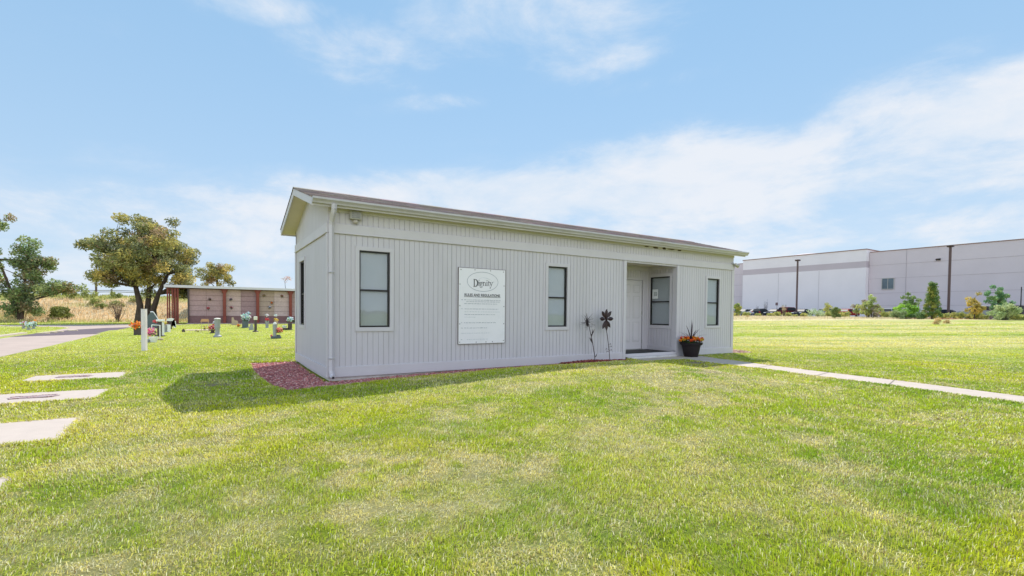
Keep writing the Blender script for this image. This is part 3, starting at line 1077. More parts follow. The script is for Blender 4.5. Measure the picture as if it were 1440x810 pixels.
def window(u, P, w, h, parent, blind='slats', drop=1.0, casing=.075, flip=False):
    """double-hung window; P maps (u, depth, z) with depth into the wall"""
    u0, u1, z0, z1 = u
    def part(name, boxes, m):
        q = MB()
        for (a, b, c, d, e, f) in boxes:
            vs = [P(*p) for p in ((a, c, e), (b, c, e), (b, d, e), (a, d, e), (a, c, f), (b, c, f), (b, d, f), (a, d, f))]
            q.add(vs, [(3, 2, 1, 0), (4, 5, 6, 7), (0, 1, 5, 4), (1, 2, 6, 5), (2, 3, 7, 6), (3, 0, 4, 7)])
        return q
    zm = (z0 + z1) / 2 - .02
    fr = part('f', [(u0, u0 + .028, .012, .075, z0, z1), (u1 - .028, u1, .012, .075, z0, z1), (u0 + .028, u1 - .028, .012, .075, z1 - .028, z1), (u0 + .028, u1 - .028, .012, .075, z0, z0 + .03),
                    (u0 + .028, u1 - .028, .022, .06, zm - .018, zm + .018)], 'dark').build('window', 'dark', parent)
    c = casing
    tr = part('t', [(u0 - c, u0 - .001, -.022, .011, z0 - c, z1 + c), (u1 + .001, u1 + c, -.022, .011, z0 - c, z1 + c),
                    (u0 - .001, u1 + .001, -.022, .011, z1 + .001, z1 + c), (u0 - .001, u1 + .001, -.022, .011, z0 - c, z0 - .001)], 'trim').build('casing', 'trim', fr)
    part('p', [(u0 + .028, u1 - .028, .036, .040, z0 + .03, zm - .018)], 'glass').build('pane', 'glass', fr)
    part('p', [(u0 + .028, u1 - .028, .050, .054, zm + .018, z1 - .028)], 'glass').build('pane', 'glass', fr)
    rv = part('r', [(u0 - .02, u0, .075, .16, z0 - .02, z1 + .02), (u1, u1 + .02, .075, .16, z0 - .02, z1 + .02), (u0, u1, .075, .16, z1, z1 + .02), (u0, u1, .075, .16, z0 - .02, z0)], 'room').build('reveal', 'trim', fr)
    bl = []
    zb = z1 - (z1 - z0) * drop
    if blind == 'slats':
        z = z1 - .04
        while z > zb + .02:
            bl.append((u0 + .004, u1 - .004, .066, .070, z - .021, z + .004))
            bl.append((u0 + .004, u1 - .004, .0705, .076, z - .022, z - .017))
            z -= .025
        bl.append((u0 + .004, u1 - .004, .062, .08, z1 - .035, z1 - .005))
    elif blind == 'shade':
        bl.append((u0 + .004, u1 - .004, .066, .070, zb, z1 - .03))
        bl.append((u0 + .004, u1 - .004, .062, .085, z1 - .045, z1 - .004))
        bl.append((u0 + .004, u1 - .004, .064, .074, zb - .001, zb + .02))
    if bl:
        part('b', bl, 'blind').build('blind', 'blind' if blind == 'slats' else 'shade', fr)
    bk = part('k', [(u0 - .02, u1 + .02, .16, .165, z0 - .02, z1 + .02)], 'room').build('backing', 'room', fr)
    return fr


w_ = window(W1, FRONT, 0, 0, cabin, 'shade', .985); w_['label'] = 'widest front window with grey shade drawn, left of the sign'
w_ = window(W2, FRONT, 0, 0, cabin); w_['label'] = 'front window with closed white blinds, right of the sign'
w_ = window(W4, FRONT, 0, 0, cabin); w_['label'] = 'front window right of the entry'
w_ = window(WG, LEFT, 0, 0, cabin, 'none'); w_['label'] = 'narrow window in the gable end'
ws = window(WS, lambda u, q, z: (RX1 + q, u, z), 0, 0, cabin, 'slats', .985, .09); ws['label'] = 'window in the side wall of the entry recess'
mb = MB(); mb.box(RX1 + .0305, RX1 + .0345, .70, .92, 1.66, 1.94)
mb.build('paper_notice', mat('paper', (.78, .79, .80), .7, .05, 20), ws)
mb = MB(); mb.box(RX1 + .0285, RX1 + .030, .74, .86, 1.74, 1.86)
mb.build('notice_print', mat('paper_print', (.45, .47, .48), .7, .3, 30), ws)

# door: six panels
mb = MB()
mb.bbox(DX0, DX1, RD + .02, RD + .06, FL + .025, DZ1, .003)
pw = (DX1 - DX0)
for col in (0, 1):
    a = DX0 + .11 + col * (pw / 2 - .04); b = a + pw / 2 - .18
    for (c, d) in ((.37, .95), (1.08, 1.72), (1.84, 2.05)):
        for (i0, i1, dep) in ((0, .012, .004), (.03, .05, .012)):
            mb.bbox(a + i0, b - i0, RD + .02 - dep, RD + .021, c + i0, d - i0, .006)
        # moulding groove
door = mb.build('door', 'door', cabin)
mb = MB()
for (c, d) in ((.37, .95), (1.08, 1.72), (1.84, 2.05)):
    for col in (0, 1):
        a = DX0 + .11 + col * (pw / 2 - .04); b = a + pw / 2 - .18
        t = .008
        for (p, q, r_, s_) in ((a - t, b + t, d, d + t), (a - t, b + t, c - t, c), (a - t, a, c, d), (b, b + t, c, d)):
            mb.box(p, q, RD + .0175, RD + .0195, r_, s_)
mb.build('panel_groove', mat('door_groove', (.42, .41, .40), .6), door)
for hz in (.37, 1.23, 2.02):
    mb = MB(); mb.bbox(DX1 - .008, DX1 + .012, RD + .004, RD + .019, hz - .05, hz + .05, .003)
    mb.tube([(DX1 + .002, RD + .002, hz - .055), (DX1 + .002, RD + .002, hz + .055)], .007, 8)
    mb.build('hinge', 'metal', door)
mb = MB(); mb.lathe([(.001, 0), (.028, .002), (.028, .008), (.012, .012), (.012, .03), (.027, .04), (.027, .06), (.001, .066)], n=16)
hd = mb.build('handle', 'metal', door, smooth=True); hd.location = (DX0 + .07, RD + .02, 1.08); hd.rotation_euler = (R(90), 0, 0)
mb = MB()
mb.bbox(DX0 - .075, DX0 - .004, RD - .018, RD + .06, FL, DZ1 + .075)
mb.bbox(DX1 + .014, DX1 + .085, RD - .018, RD + .06, FL, DZ1 + .075)
mb.bbox(DX0 - .003, DX1 + .013, RD - .018, RD + .06, DZ1 + .006, DZ1 + .075)
mb.build('door_frame', 'trim', cabin)
mb = MB(); mb.bbox(DX0, DX1, RD - .06, RD + .06, FL - .01, FL + .022, .004); mb.build('threshold', 'metal', cabin)
mb = MB(); mb.box(RX0, RX1 - .001, .03, RD + .05, FL - .04, FL - .006); mb.build('entry_floor', mat('dark_floor', (.035, .03, .03), .8), cabin)
mb = MB(); mb.bbox(RX0 + .15, RX1 - .3, .16, .95, FL - .005, FL + .008, .004); mb.build('door_mat', 'black', cabin)
mb = MB(); mb.bbox(RX0 + .046, RX1 - .021, -.03, .045, .052, FL + .004, .006); mb.build('entry_sill', 'trim', cabin)
mb = MB(); mb.bbox(RX0 + .10, RX1 - .05, -.085, -.031, -.03, .052, .008); mb.build('entry_step', 'found', cabin)
mb = MB(); mb.box(RX0 + .13, RX0 + .20, -.0865, -.0855, .008, .036)
mb.build('step_vent', 'black', cabin)

# ---- roof
SL = (RIDGE - EAVE) / (WB / 2 + .2)
xa, xb = -OV, LB + OV
ym = WB / 2
def ztop(y): return RIDGE - SL * abs(y - ym)
roof = MB()
for sgn in (-1, 1):
    ye = ym + sgn * (ym + .215)
    n = 15
    # courses of shingles as shallow overlapping steps, broken into tabs of slightly different thickness
    for k in range(n):
        y0 = ym + sgn * (ym + .215) * k / n; y1 = ym + sgn * (ym + .215) * (k + 1) / n
        t0 = .004; t1 = .013
        x = xa - .012
        while x < xb + .012:
            wd = min(random.uniform(.26, .4), xb + .012 - x)
            if wd < .02: break
            e = random.uniform(0, .004)
            ztl = ztop(y0) + t0; ztr = ztop(y1) + t1 + e
            g = random.choice([(.30, .235, .225), (.35, .28, .27), (.26, .21, .205), (.33, .26, .24), (.40, .33, .315)])
            roof.col = tuple(c * random.uniform(.9, 1.1) for c in g)
            vs = [(x, y0, ztl), (x + wd - .004, y0, ztl), (x + wd - .004, y1, ztr), (x, y1, ztr), (x, y1, ztop(y1) - .012), (x + wd - .004, y1, ztop(y1) - .012)]
            fs = [(0, 1, 2, 3), (3, 2, 5, 4), (0, 3, 4), (1, 5, 2)]
            roof.add(vs, fs)
            x += wd
rf = roof.build('roof', vcol_mat('shingles', .95, 0, 30, .15, .5, 160), cabin, vc=True)
mb = MB()
mb.prism([(-.20, ztop(-.20) - .002), (ym, RIDGE - .002), (WB + .20, ztop(-.20) - .002), (WB + .20, ztop(-.20) - .022), (ym, RIDGE - .022), (-.20, ztop(-.20) - .022)], 'x', xa + .022, xb - .022)
mb.build('roof_deck', 'soffit', rf)
x = xa - .01; mb = MB()
while x < xb:
    w_ = min(.30, xb + .01 - x)
    mb.col = tuple(c * random.uniform(.85, 1.1) for c in (.33, .26, .25))
    mb.prism([(ym - .14, ztop(ym - .14) + .013), (ym, RIDGE + .02), (ym + .14, ztop(ym - .14) + .013), (ym + .14, ztop(ym - .14) + .02), (ym, RIDGE + .03), (ym - .14, ztop(ym - .14) + .02)], 'x', x, x + w_ - .003)
    x += .3
mb.build('ridge_cap', bpy.data.materials['shingles'], rf, vc=True)
mb = MB(); mb.box(xa + .0, xb, -.222, -.2165, ztop(-.2) - .006, ztop(-.2) + .002); mb.build('drip_edge', 'dark', rf)
# sloping soffit under the rake overhang and the eaves
for (x0, x1) in ((xa + .022, -.001), (LB + .001, xb - .022)):
    mb = MB()
    mb.prism([(-.18, ztop(-.18) - .125), (ym, RIDGE - .125), (WB + .18, ztop(-.18) - .125), (WB + .18, ztop(-.18) - .112), (ym, RIDGE - .112), (-.18, ztop(-.18) - .112)], 'x', x0, x1)
    mb.build('rake_soffit', 'soffit', rf)
for (y0, y1) in ((-.18, -.001), (WB + .001, WB + .18)):
    mb = MB(); mb.box(0, LB, y0, y1, 3.062, 3.072); mb.build('eave_soffit', 'soffit', rf)
# rake boards
for x0, x1 in ((xa, xa + .022), (xb - .022, xb)):
    for sgn in (-1, 1):
        mb = MB()
        a = ym; b = ym + sgn * (ym + .20)
        mb.prism([(a, RIDGE - .006), (b, ztop(b) - .006), (b, ztop(b) - .146), (a, RIDGE - .146)], 'x', x0, x1)
        mb.build('rake_board', 'trim', rf)
for y0, y1 in ((-.20, -.181), (WB + .181, WB + .20)):
    mb = MB(); mb.box(xa + .022, xb - .022, y0, y1, ztop(-.2) - .146, ztop(-.2) - .01); mb.build('fascia', 'trim', rf)
# gutter: K profile, open on top
for sgn in (-1, 1):
    def gy(d): return -.201 - d if sgn < 0 else WB + .201 + d
    zt = ztop(-.2) - .012; zb_ = zt - .098
    prof = [(0, zt), (0, zb_), (.055, zb_), (.068, zb_ + .03), (.095, zb_ + .058), (.105, zb_ + .064), (.105, zt), (.099, zt), (.099, zb_ + .068), (.064, zb_ + .036), (.052, zb_ + .004), (.004, zb_ + .004), (.004, zt)]
    xx = xa + .006; 
    while xx < xb + .02:
        x2 = min(xx + 3.05, xb + .03)
        mb = MB(); dz = random.uniform(-.004, .004) if xx > 0 else 0
        n = len(prof)
        pr = [(gy(d), z + dz) for d, z in prof]
        vs = [(xx, p[0], p[1]) for p in pr] + [(x2, p[0], p[1]) for p in pr]
        mb.add(vs, [(i, (i + 1) % n, (i + 1) % n + n, i + n) for i in range(n)])
        mb.build('gutter', 'gutter', rf)
        xx = x2 - .001
    for e in (xa + .004, xb + .031):
        mb = MB(); mb.prism([(gy(d), z) for d, z in prof[:7]], 'x', e, e + .003); mb.build('gutter_end', 'gutter', rf)
# peeled and rotten spots on the eave trim near the entry
MT['rot'] = mat('rotten_wood', (.07, .045, .035), .95, .4, 60)
mb = MB()
for (x, w_, h_) in ((8.55, .14, .03), (8.9, .09, .045), (9.2, .2, .02), (9.55, .1, .03), (8.2, .12, .015)):
    pts = []
    for k in range(9):
        t = 2 * math.pi * k / 9
        pts.append((x + w_ * math.cos(t) * random.uniform(.6, 1), 3.02 + h_ * math.sin(t) * random.uniform(.5, 1)))
    mb = MB(); mb.prism(pts, 'y', -.026, -.0225)
    mb.build('peeled_patch', MT['rot'], cabin)

# downspout with two elbows
mb = MB()
path = [(.055, -.265, 3.07), (.055, -.262, 2.99), (.052, -.23, 2.93), (.05, -.09, 2.80), (.05, -.062, 2.74), (.05, -.062, .20), (.05, -.066, .12), (.055, -.10, .045), (.055, -.17, .02)]
for i in range(len(path) - 1):
    a, b = Vector(path[i]), Vector(path[i + 1])
    mb.tube([a, b + (b - a).normalized() * .006], .046, 4)
ds = mb.build('downspout', 'siding', cabin)
mb = MB(); mb.bbox(.0, .10, -.112, -.0225, 1.88, 1.9); mb.build('strap', 'gutter', ds)
mb = MB(); mb.bbox(.0, .10, -.112, -.0225, .34, .36); mb.build('strap', 'gutter', ds)
mb = MB(); mb.bbox(.035, .075, -.19, -.176, -.005, .03); mb.build('outlet', 'black', ds)

# ------------------------------------------------------------------ rules sign
SX0, SX1, SZ0, SZ1 = 2.585, 3.72, .535, 2.13
sg = empty('notice_board', (SX0, -.03, SZ0), 0, 'white rules and regulations board screwed to the front wall of the cabin', 'sign')
SW, SH = SX1 - SX0, SZ1 - SZ0
mb = MB(); mb.bbox(0, SW, 0, .010, 0, SH, .002); mb.build('panel', 'sign', sg)
mb = MB()
for (a, b, c, d) in ((-.006, SW + .006, SH, SH + .008), (-.006, SW + .006, -.007, 0), (-.007, 0, 0, SH), (SW, SW + .007, 0, SH)):
    mb.box(a, b, -.002, .02, c, d)
mb.build('edge_strip', mat('rusty_edge', (.16, .12, .12), .7, .4, 30), sg)
MT['screw'] = mat('screw_steel', (.18, .15, .15), .5, metal=.5)
for (x, z) in ((.38, SH - .03), (.76, SH - .03), (1.09, SH - .04), (.05, SH - .04), (.03, .8), (.03, .42), (.03, .04), (.42, .03), (.66, .03), (.82, .03), (1.1, .05), (1.105, 1.25), (1.105, .8), (1.105, .42), (.03, 1.25)):
    mb = MB(); mb.ball((x, -.002, z), .011, 6, 4, (1, .4, 1)); mb.build('screw', MT['screw'], sg)


def ring(mb, cx, cz, a, b, w, y=-.0022, n=72, t0=0, t1=2 * math.pi, wf=None):
    vs = []; fs = []
    for k in range(n + 1):
        t = t0 + (t1 - t0) * k / n
        ww = w if wf is None else wf(t)
        for q in (ww / 2, -ww / 2):
            vs.append((cx + (a + q) * math.cos(t), y, cz + (b + q) * math.sin(t)))
    for k in range(n):
        fs.append((2 * k, 2 * k + 1, 2 * k + 3, 2 * k + 2))
    mb.add(vs, fs)


def flat(mb, pts, y=-.0022):
    mb.add([(p[0], y, p[1]) for p in pts], [tuple(range(len(pts)))])


ECX, ECZ = SW * .505, SH - .275
mb = MB(); ring(mb, ECX, ECZ, .375, .205, .010); mb.build('oval', 'faint', sg)
# the word in serif letters, drawn stroke by stroke
mb = MB()
def rect(x0, x1, z0, z1, y=-.0024): flat(mb, [(x0, z0), (x1, z0), (x1, z1), (x0, z1)], y)
bz = ECZ - .085; X0 = ECX - .235; xh = .082
def serif(x, z, w=.034, t=.008): rect(x - w / 2, x + w / 2, z, z + t)
# D
rect(X0 + .015, X0 + .037, bz - .03, bz + .135); serif(X0 + .022, bz - .03); serif(X0 + .022, bz + .127)
ring(mb, X0 + .036, bz + .0525, .072, .078, .02, n=30, t0=-math.pi / 2, t1=math.pi / 2, wf=lambda t: .006 + .024 * max(0, math.cos(t)), y=-.0026)
# i g n i t y
def istem(x, h=xh):
    rect(x - .008, x + .008, bz, bz + h); serif(x, bz, .034); rect(x - .02, x, bz + h - .008, bz + h)
x = X0 + .140; istem(x); ring(mb, x, bz + .113, .005, .005, .01, n=12)
x = X0 + .188; ring(mb, x, bz + .052, .022, .024, .012, n=24, wf=lambda t: .006 + .011 * abs(math.cos(t)))
ring(mb, x + .002, bz - .022, .028, .018, .009, n=24, y=-.0025); rect(x + .016, x + .036, bz + .072, bz + .080); rect(x - .018, x - .008, bz - .004, bz + .03)
x = X0 + .245; istem(x); ring(mb, x + .026, bz + .052, .024, .024, .012, n=16, t0=0, t1=math.pi); rect(x + .043, x + .057, bz, bz + .054); serif(x + .05, bz, .032)
x = X0 + .335; istem(x); ring(mb, x, bz + .113, .005, .005, .01, n=12)
x = X0 + .378; rect(x - .007, x + .007, bz + .01, bz + .112); rect(x - .022, x + .024, bz + .074, bz + .082); ring(mb, x + .013, bz + .012, .014, .012, .008, n=14, t0=math.pi, t1=1.9 * math.pi)
x = X0 + .438
flat(mb, [(x - .034, bz + xh), (x - .016, bz + xh), (x + .008, bz + .012), (x, bz - .002)]); flat(mb, [(x + .036, bz + xh), (x + .026, bz + xh), (x - .02, bz - .045), (x - .012, bz - .045)], -.0027)
serif(x - .026, bz + xh - .004, .034); serif(x + .03, bz + xh - .004, .03); ring(mb, x - .024, bz - .042, .006, .006, .01, n=10)
ring(mb, x + .062, bz + .09, .008, .008, .003, n=14)
mb.build('lettering', 'ink', sg)
# swoosh of two faint lines above the word
mb = MB()
ring(mb, ECX + .03, ECZ - .08, .20, .17, .005, n=30, t0=.9, t1=2.2); ring(mb, ECX + .1, ECZ - .06, .16, .13, .004, n=30, t0=.7, t1=2.0)
mb.build('swoosh', 'fainter', sg)


def text_mesh(name, txt, size, x, z, m, parent, bold=0.0, sx=1.0, align='CENTER', y=-.0024):
    cu = bpy.data.curves.new(name, 'FONT'); cu.body = txt; cu.size = size; cu.align_x = align
    cu.offset = bold
    o = bpy.data.objects.new(name, cu)
    COL.objects.link(o)
    dg = bpy.context.evaluated_depsgraph_get()
    me = bpy.data.meshes.new_from_object(o.evaluated_get(dg))
    bpy.data.objects.remove(o)
    me.materials.clear(); me.materials.append(MT[m])
    q = bpy.data.objects.new(name, me); COL.objects.link(q)
    q.parent = parent; q.location = (x, y, z); q.rotation_euler = (R(90), 0, 0); q.scale = (sx, 1, 1)
    return q


hz = SH - .59
text_mesh('heading', 'RULES AND REGULATIONS', .078, SW * .50, hz, 'ink', sg, .0022, .92)
mb = MB(); mb.box(SW * .5 - .44, SW * .5 + .45, -.0023, -.0018, hz - .018, hz - .010); mb.build('underline', 'ink', sg)
# the body of the notice is too faded to read: rows of broken faint strokes
def row(z, x0, x1, m, hgt=.017):
    mb = MB(); x = x0
    while x < x1:
        w_ = random.uniform(.02, .075)
        e = min(x + w_, x1)
        xx = x
        while xx < e:
            c = random.uniform(.006, .011)
            mb.box(xx, min(xx + c, e), -.0023, -.0018, z + random.uniform(0, .004), z + hgt * random.uniform(.7, 1.1))
            xx += c + .004
        x = e + .016
    mb.build('faded_line', m, sg)
S_ = SH / 605.
for (v, a, b, m) in ((365, .06, .10, 'faint'), (365, .13, 1.02, 'faint'), (378, .18, 1.0, 'faint'), (395, .13, .93, 'faint'), (437, .06, .11, 'fainter'), (437, .14, .96, 'faint'), (460, .14, .99, 'fainter'), (482, .14, .88, 'faint'),
                     (503, .14, .40, 'fainter'), (548, .06, .10, 'faint'), (548, .13, .92, 'faint'), (590, .06, .10, 'faint'), (590, .14, .68, 'faint'), (632, .06, .74, 'fainter'), (682, .06, .09, 'faint'), (682, .2, .7, 'fainter')):
    row(SH - (v - 108) * S_, a, b, m)

# ------------------------------------------------------------------ wall lights
fl = empty('security_light', (.475, -.02, 2.95), 0, 'square grey grilled floodlight with round sensor high on the cabin front', 'light')
mb = MB(); mb.bbox(-.105, .105, -.075, -.001, -.075, .085, .01); mb.build('housing', mat('beige_casting', (.42, .40, .36), .5), fl)
mb = MB(); mb.box(-.082, .082, -.079, -.0755, -.055, .062); mb.build('lens', mat('prismatic_lens', (.23, .22, .21), .25, .25, 60), fl)
mb = MB()
for k in range(8):
    mb.box(-.082 + k * .0225, -.079 + k * .0225, -.083, -.0795, -.055, .062)
for k in range(3):
    mb.box(-.082, .082, -.0835, -.0832, -.03 + k * .035, -.027 + k * .035)
mb.build('grille', mat('grille_wire', (.5, .48, .44), .5), fl)
mb = MB(); mb.ball((0, -.04, -.115), .048, 14, 9, (1, .8, .8)); mb.build('sensor', mat('sensor_dome', (.5, .44, .38), .45), fl, smooth=True)
pl = empty('spotlight', (12.12, -.01, 2.80), 0, 'small silver bullet spotlight at the right front corner of the cabin', 'light')
mb = MB(); mb.lathe([(.05, 0), (.05, .012), (.02, .02), (.016, .045)], n=16); b_ = mb.build('wall_plate', 'metal', pl, smooth=True); b_.rotation_euler = (R(90), 0, 0)
mb = MB(); mb.tube([(-.01, -.04, 0), (.03, -.07, -.03)], .012, 8); mb.build('arm', 'metal', pl)
mb = MB(); mb.tube([(.0, -.07, -.02), (.03, -.075, -.03), (.08, -.08, -.045), (.14, -.085, -.065), (.155, -.087, -.07)], [.03, .05, .055, .062, .058], 14)
mb.build('lamp_head', mat('silver_head', (.45, .42, .40), .35, metal=.3), pl, smooth=True)

# ------------------------------------------------------------------ planter
def petals(mb, c, r_, n, cols, rnd, sq=.8, size=.05):
    for i in range(n):
        d = Vector((rnd.gauss(0, 1), rnd.gauss(0, 1), rnd.gauss(0, 1))).normalized()
        q = Vector(c) + Vector((d.x, d.y, d.z * sq)) * r_ * (rnd.random() ** .4)
        mb.col = tuple(v * rnd.uniform(.75, 1.15) for v in rnd.choice(cols))
        a = Vector((rnd.uniform(-1, 1), rnd.uniform(-1, 1), rnd.uniform(-1, 1))).normalized() * size
        b = a.cross(d).normalized() * size * .7
        mb.add([q - a, q + b, q + a, q - b], [(0, 1, 2, 3)])


def planter():
    px, py = 9.74, -.33
    z = tzs(px, py) - .012 + .01
    t = empty('planter', (px, py, z), 0, 'black pot of orange flowers with spiky leaves on the path by the entry', 'planter')
    mb = MB(); mb.lathe([(.01, 0), (.18, 0), (.19, .01), (.258, .33), (.30, .345), (.315, .40), (.30, .41), (.285, .39), (.01, .38)], n=28)
    mb.build('pot', mat('dark_plum_plastic', (.014, .008, .010), .6, .1, 6), t, smooth=True)
    mb = MB(); mb.lathe([(.01, .375), (.28, .385), (.28, .392), (.01, .40)], n=20); mb.build('soil', mat('potting_soil', (.03, .02, .015), .95), t)
    r = random.Random(4)
    mb = MB()
    fol = [(.035, .07, .02), (.05, .09, .02), (.02, .04, .015)]
    for i in range(150):
        a = r.uniform(0, 6.28); q = .30 * math.sqrt(r.random()); h = .40 + r.uniform(-.02, .10) * (1 - q)
        mb.col = r.choice(fol)
        c = Vector((q * math.cos(a) * 1.1, q * math.sin(a) * 1.05, h))
        d = Vector((r.uniform(-1, 1), r.uniform(-1, 1), r.uniform(-.2, 1))).normalized() * .05
        s = d.cross(Vector((r.uniform(-1, 1), r.uniform(-1, 1), r.uniform(-1, 1)))).normalized() * .02
        mb.add([c - d * .2, c + s + d * .4, c + d, c - s + d * .4], [(0, 1, 2, 3)])
    mb.build('foliage', 'leaf', t, vc=True)
    cols = [(.95, .22, .01), (.85, .12, .03), (.95, .34, .02), (.9, .18, .02)]
    for i in range(24):
        mb = MB()
        a = i * 2.4 + r.uniform(-.2, .2); q = .31 * math.sqrt((i + .6) / 24) + .02
        c = Vector((q * math.cos(a), q * math.sin(a), .45 + r.uniform(0, .07) + .05 * (1 - q / .3)))
        base = r.choice(cols)
        if i % 6 == 5: base = (.85, .5, .05)
        petals(mb, c + Vector((0, 0, .01)), .048, 34, [tuple(v * q_ for v in base) for q_ in (.8, 1, 1.1)], r, .8, .024)
        mb.col = (.35, .1, .02); mb.ball(tuple(c), .022, 6, 4)
        mb.build('flower', 'petal', t, vc=True)
    # cordyline spikes
    for i, (a, L_, ln) in enumerate([(0, .58, .02), (2.0, .56, .09), (4.2, .52, .12), (3.3, .50, .45), (.3, .50, .75), (5.9, .46, .95), (2.9, .44, 1.0), (5.2, .42, .6), (1.2, .42, .8), (3.6, .40, 1.25), (6.1, .44, .55), (2.5, .40, .7)]):
        mb = MB(); mb.col = (.045, .018, .03) if i % 3 else (.03, .02, .02)
        vs = []; fs = []
        for k in range(7):
            t_ = k / 6
            b = ln * (.6 + .6 * t_)
            p = Vector((math.cos(a) * math.sin(b), math.sin(a) * math.sin(b), math.cos(b))) * L_ * 1.15 * t_ + Vector((0, 0, .40))
            w = .016 * (1 - t_ ** 2.5) + .001
            s = Vector((-math.sin(a), math.cos(a), 0)) * w
            vs += [p - s, p + s + Vector((0, 0, .003)), ]
        for k in range(6):
            fs.append((2 * k, 2 * k + 1, 2 * k + 3, 2 * k + 2))
        mb.add(vs, fs)
        mb.build('spiky_leaf', 'petal', t, vc=True)


planter()

# ------------------------------------------------------------------ two metal garden stakes
def stake_a():
    x, y = 6.20, -.25
    z = tzs(x, y)
    t = empty('dried_flower_stake', (x, y, z), 0, 'bare brown leafless flower stake, thinner and shaggier of the two by the wall', 'garden ornament')
    m = mat('dark_brown_stem', (.06, .04, .04), .8, .3, 30)
    H = 1.08
    mb = MB(); pts = [(0, 0, -.02), (-.03, 0, .2), (-.10, 0, .5), (-.19, 0, .8), (-.27, 0, 1.04)]
    mb.tube(pts, [.010, .010, .009, .008, .007], 7); mb.build('stem', m, t)
    r = random.Random(9)
    for (p, d) in (((-.09, 0, .46), (-.12, 0, .16)), ((-.16, 0, .66), (.10, -.02, .16)), ((-.14, 0, .62), (.04, .0, .2)), ((-.02, 0, .12), (.07, 0, .1)), ((-.1, 0, .5), (-.06, .02, .12))):
        mb = MB(); a = Vector(p); b = a + Vector(d)
        mb.tube([a, (a + b) / 2 + Vector((.01, 0, -.01)), b], [.006, .014, .002], 5); mb.build('twig', m, t)
    mb = MB(); mb.ball((-.275, 0, .98), .045, 9, 7, (.8, .8, 1.9), .15)
    hd = mb.build('flower_head', mat('seed_head', (.025, .018, .02), .9), t)
    mb = MB()
    for k in range(60):
        a = Vector((-.275 + r.uniform(-.02, .02), r.uniform(-.02, .02), .98 + r.uniform(-.1, .12)))
        d = Vector((r.uniform(-1, 1), r.uniform(-.6, .6), r.uniform(-.7, 1))).normalized() * r.uniform(.07, .19)
        mb.tube([a, a + d * .5 + Vector((0, 0, -.01)), a + d], [.0032, .0028, .002], 3)
    mb.tube([(-.275, 0, 1.05), (-.30, 0, 1.2)], [.008, .004], 5)
    mb.tube([(-.26, 0, 1.05), (-.10, 0, 1.2)], [.006, .002], 5)
    mb.build('bristles', m, hd)


def stake_b():
    x, y = 6.69, -.25
    z = tzs(x, y)
    t = empty('metal_flower_stake', (x, y, z), 0, 'dark metal flower stake with eight leaf shaped petals beside the entry', 'garden ornament')
    m = mat('dark_maroon_metal', (.03, .012, .014), .45, .3, 30)
    m2 = mat('stem_steel', (.09, .065, .065), .6, .3, 30)
    mb = MB(); mb.tube([(0, 0, -.02), (-.03, 0, .25), (-.09, 0, .6), (-.155, 0, .86), (-.165, 0, 1.02)], .009, 7); mb.build('stem', m2, t)
    for (z_, sx) in ((.36, .08), (.30, -.1), (.24, -.08), (.42, .06), (.27, .07)):
        mb = MB(); b0 = Vector((-.03 - .25 * (z_ - .25) * .6, 0, z_))
        mb.tube([b0, b0 + Vector((sx, -.01, .03)), b0 + Vector((sx * 1.3, -.01, -.01))], [.004, .005, .002], 5); mb.ball(tuple(b0 + Vector((sx, -.01, .02))), .012, 5, 4); mb.build('leaf_curl', m2, t)
    c = Vector((-.165, -.015, 1.06))
    for k, (ang, L_) in enumerate([(90, .25), (128, .25), (52, .25), (176, .22), (4, .23), (-58, .24), (-88, .28), (-118, .27)]):
        a = R(ang); d = Vector((math.cos(a), 0, math.sin(a))); s = Vector((-math.sin(a), 0, math.cos(a)))
        mb = MB()
        prof = [(0.02, .008), (.25, .022), (.5, .048), (.72, .050), (.88, .03), (1.0, .003)]
        vs = []
        for (q, w) in prof:
            p = c + d * q * L_
            vs += [p - s * w + Vector((0, -.012 * q, 0)), p + Vector((0, -.022 - .01 * q, 0)), p + s * w + Vector((0, -.012 * q, 0)), p + Vector((0, -.010 * q + .003, 0))]
        fs = []
        for i in range(len(prof) - 1):
            for j in range(4):
                fs.append((i * 4 + j, i * 4 + (j + 1) % 4, (i + 1) * 4 + (j + 1) % 4, (i + 1) * 4 + j))
        mb.add(vs, fs)
        mb.build('petal', m, t)
    mb = MB(); mb.ball(tuple(c), .022, 8, 6, (1, .6, 1)); mb.build('flower_centre', m2, t)


stake_a(); stake_b()

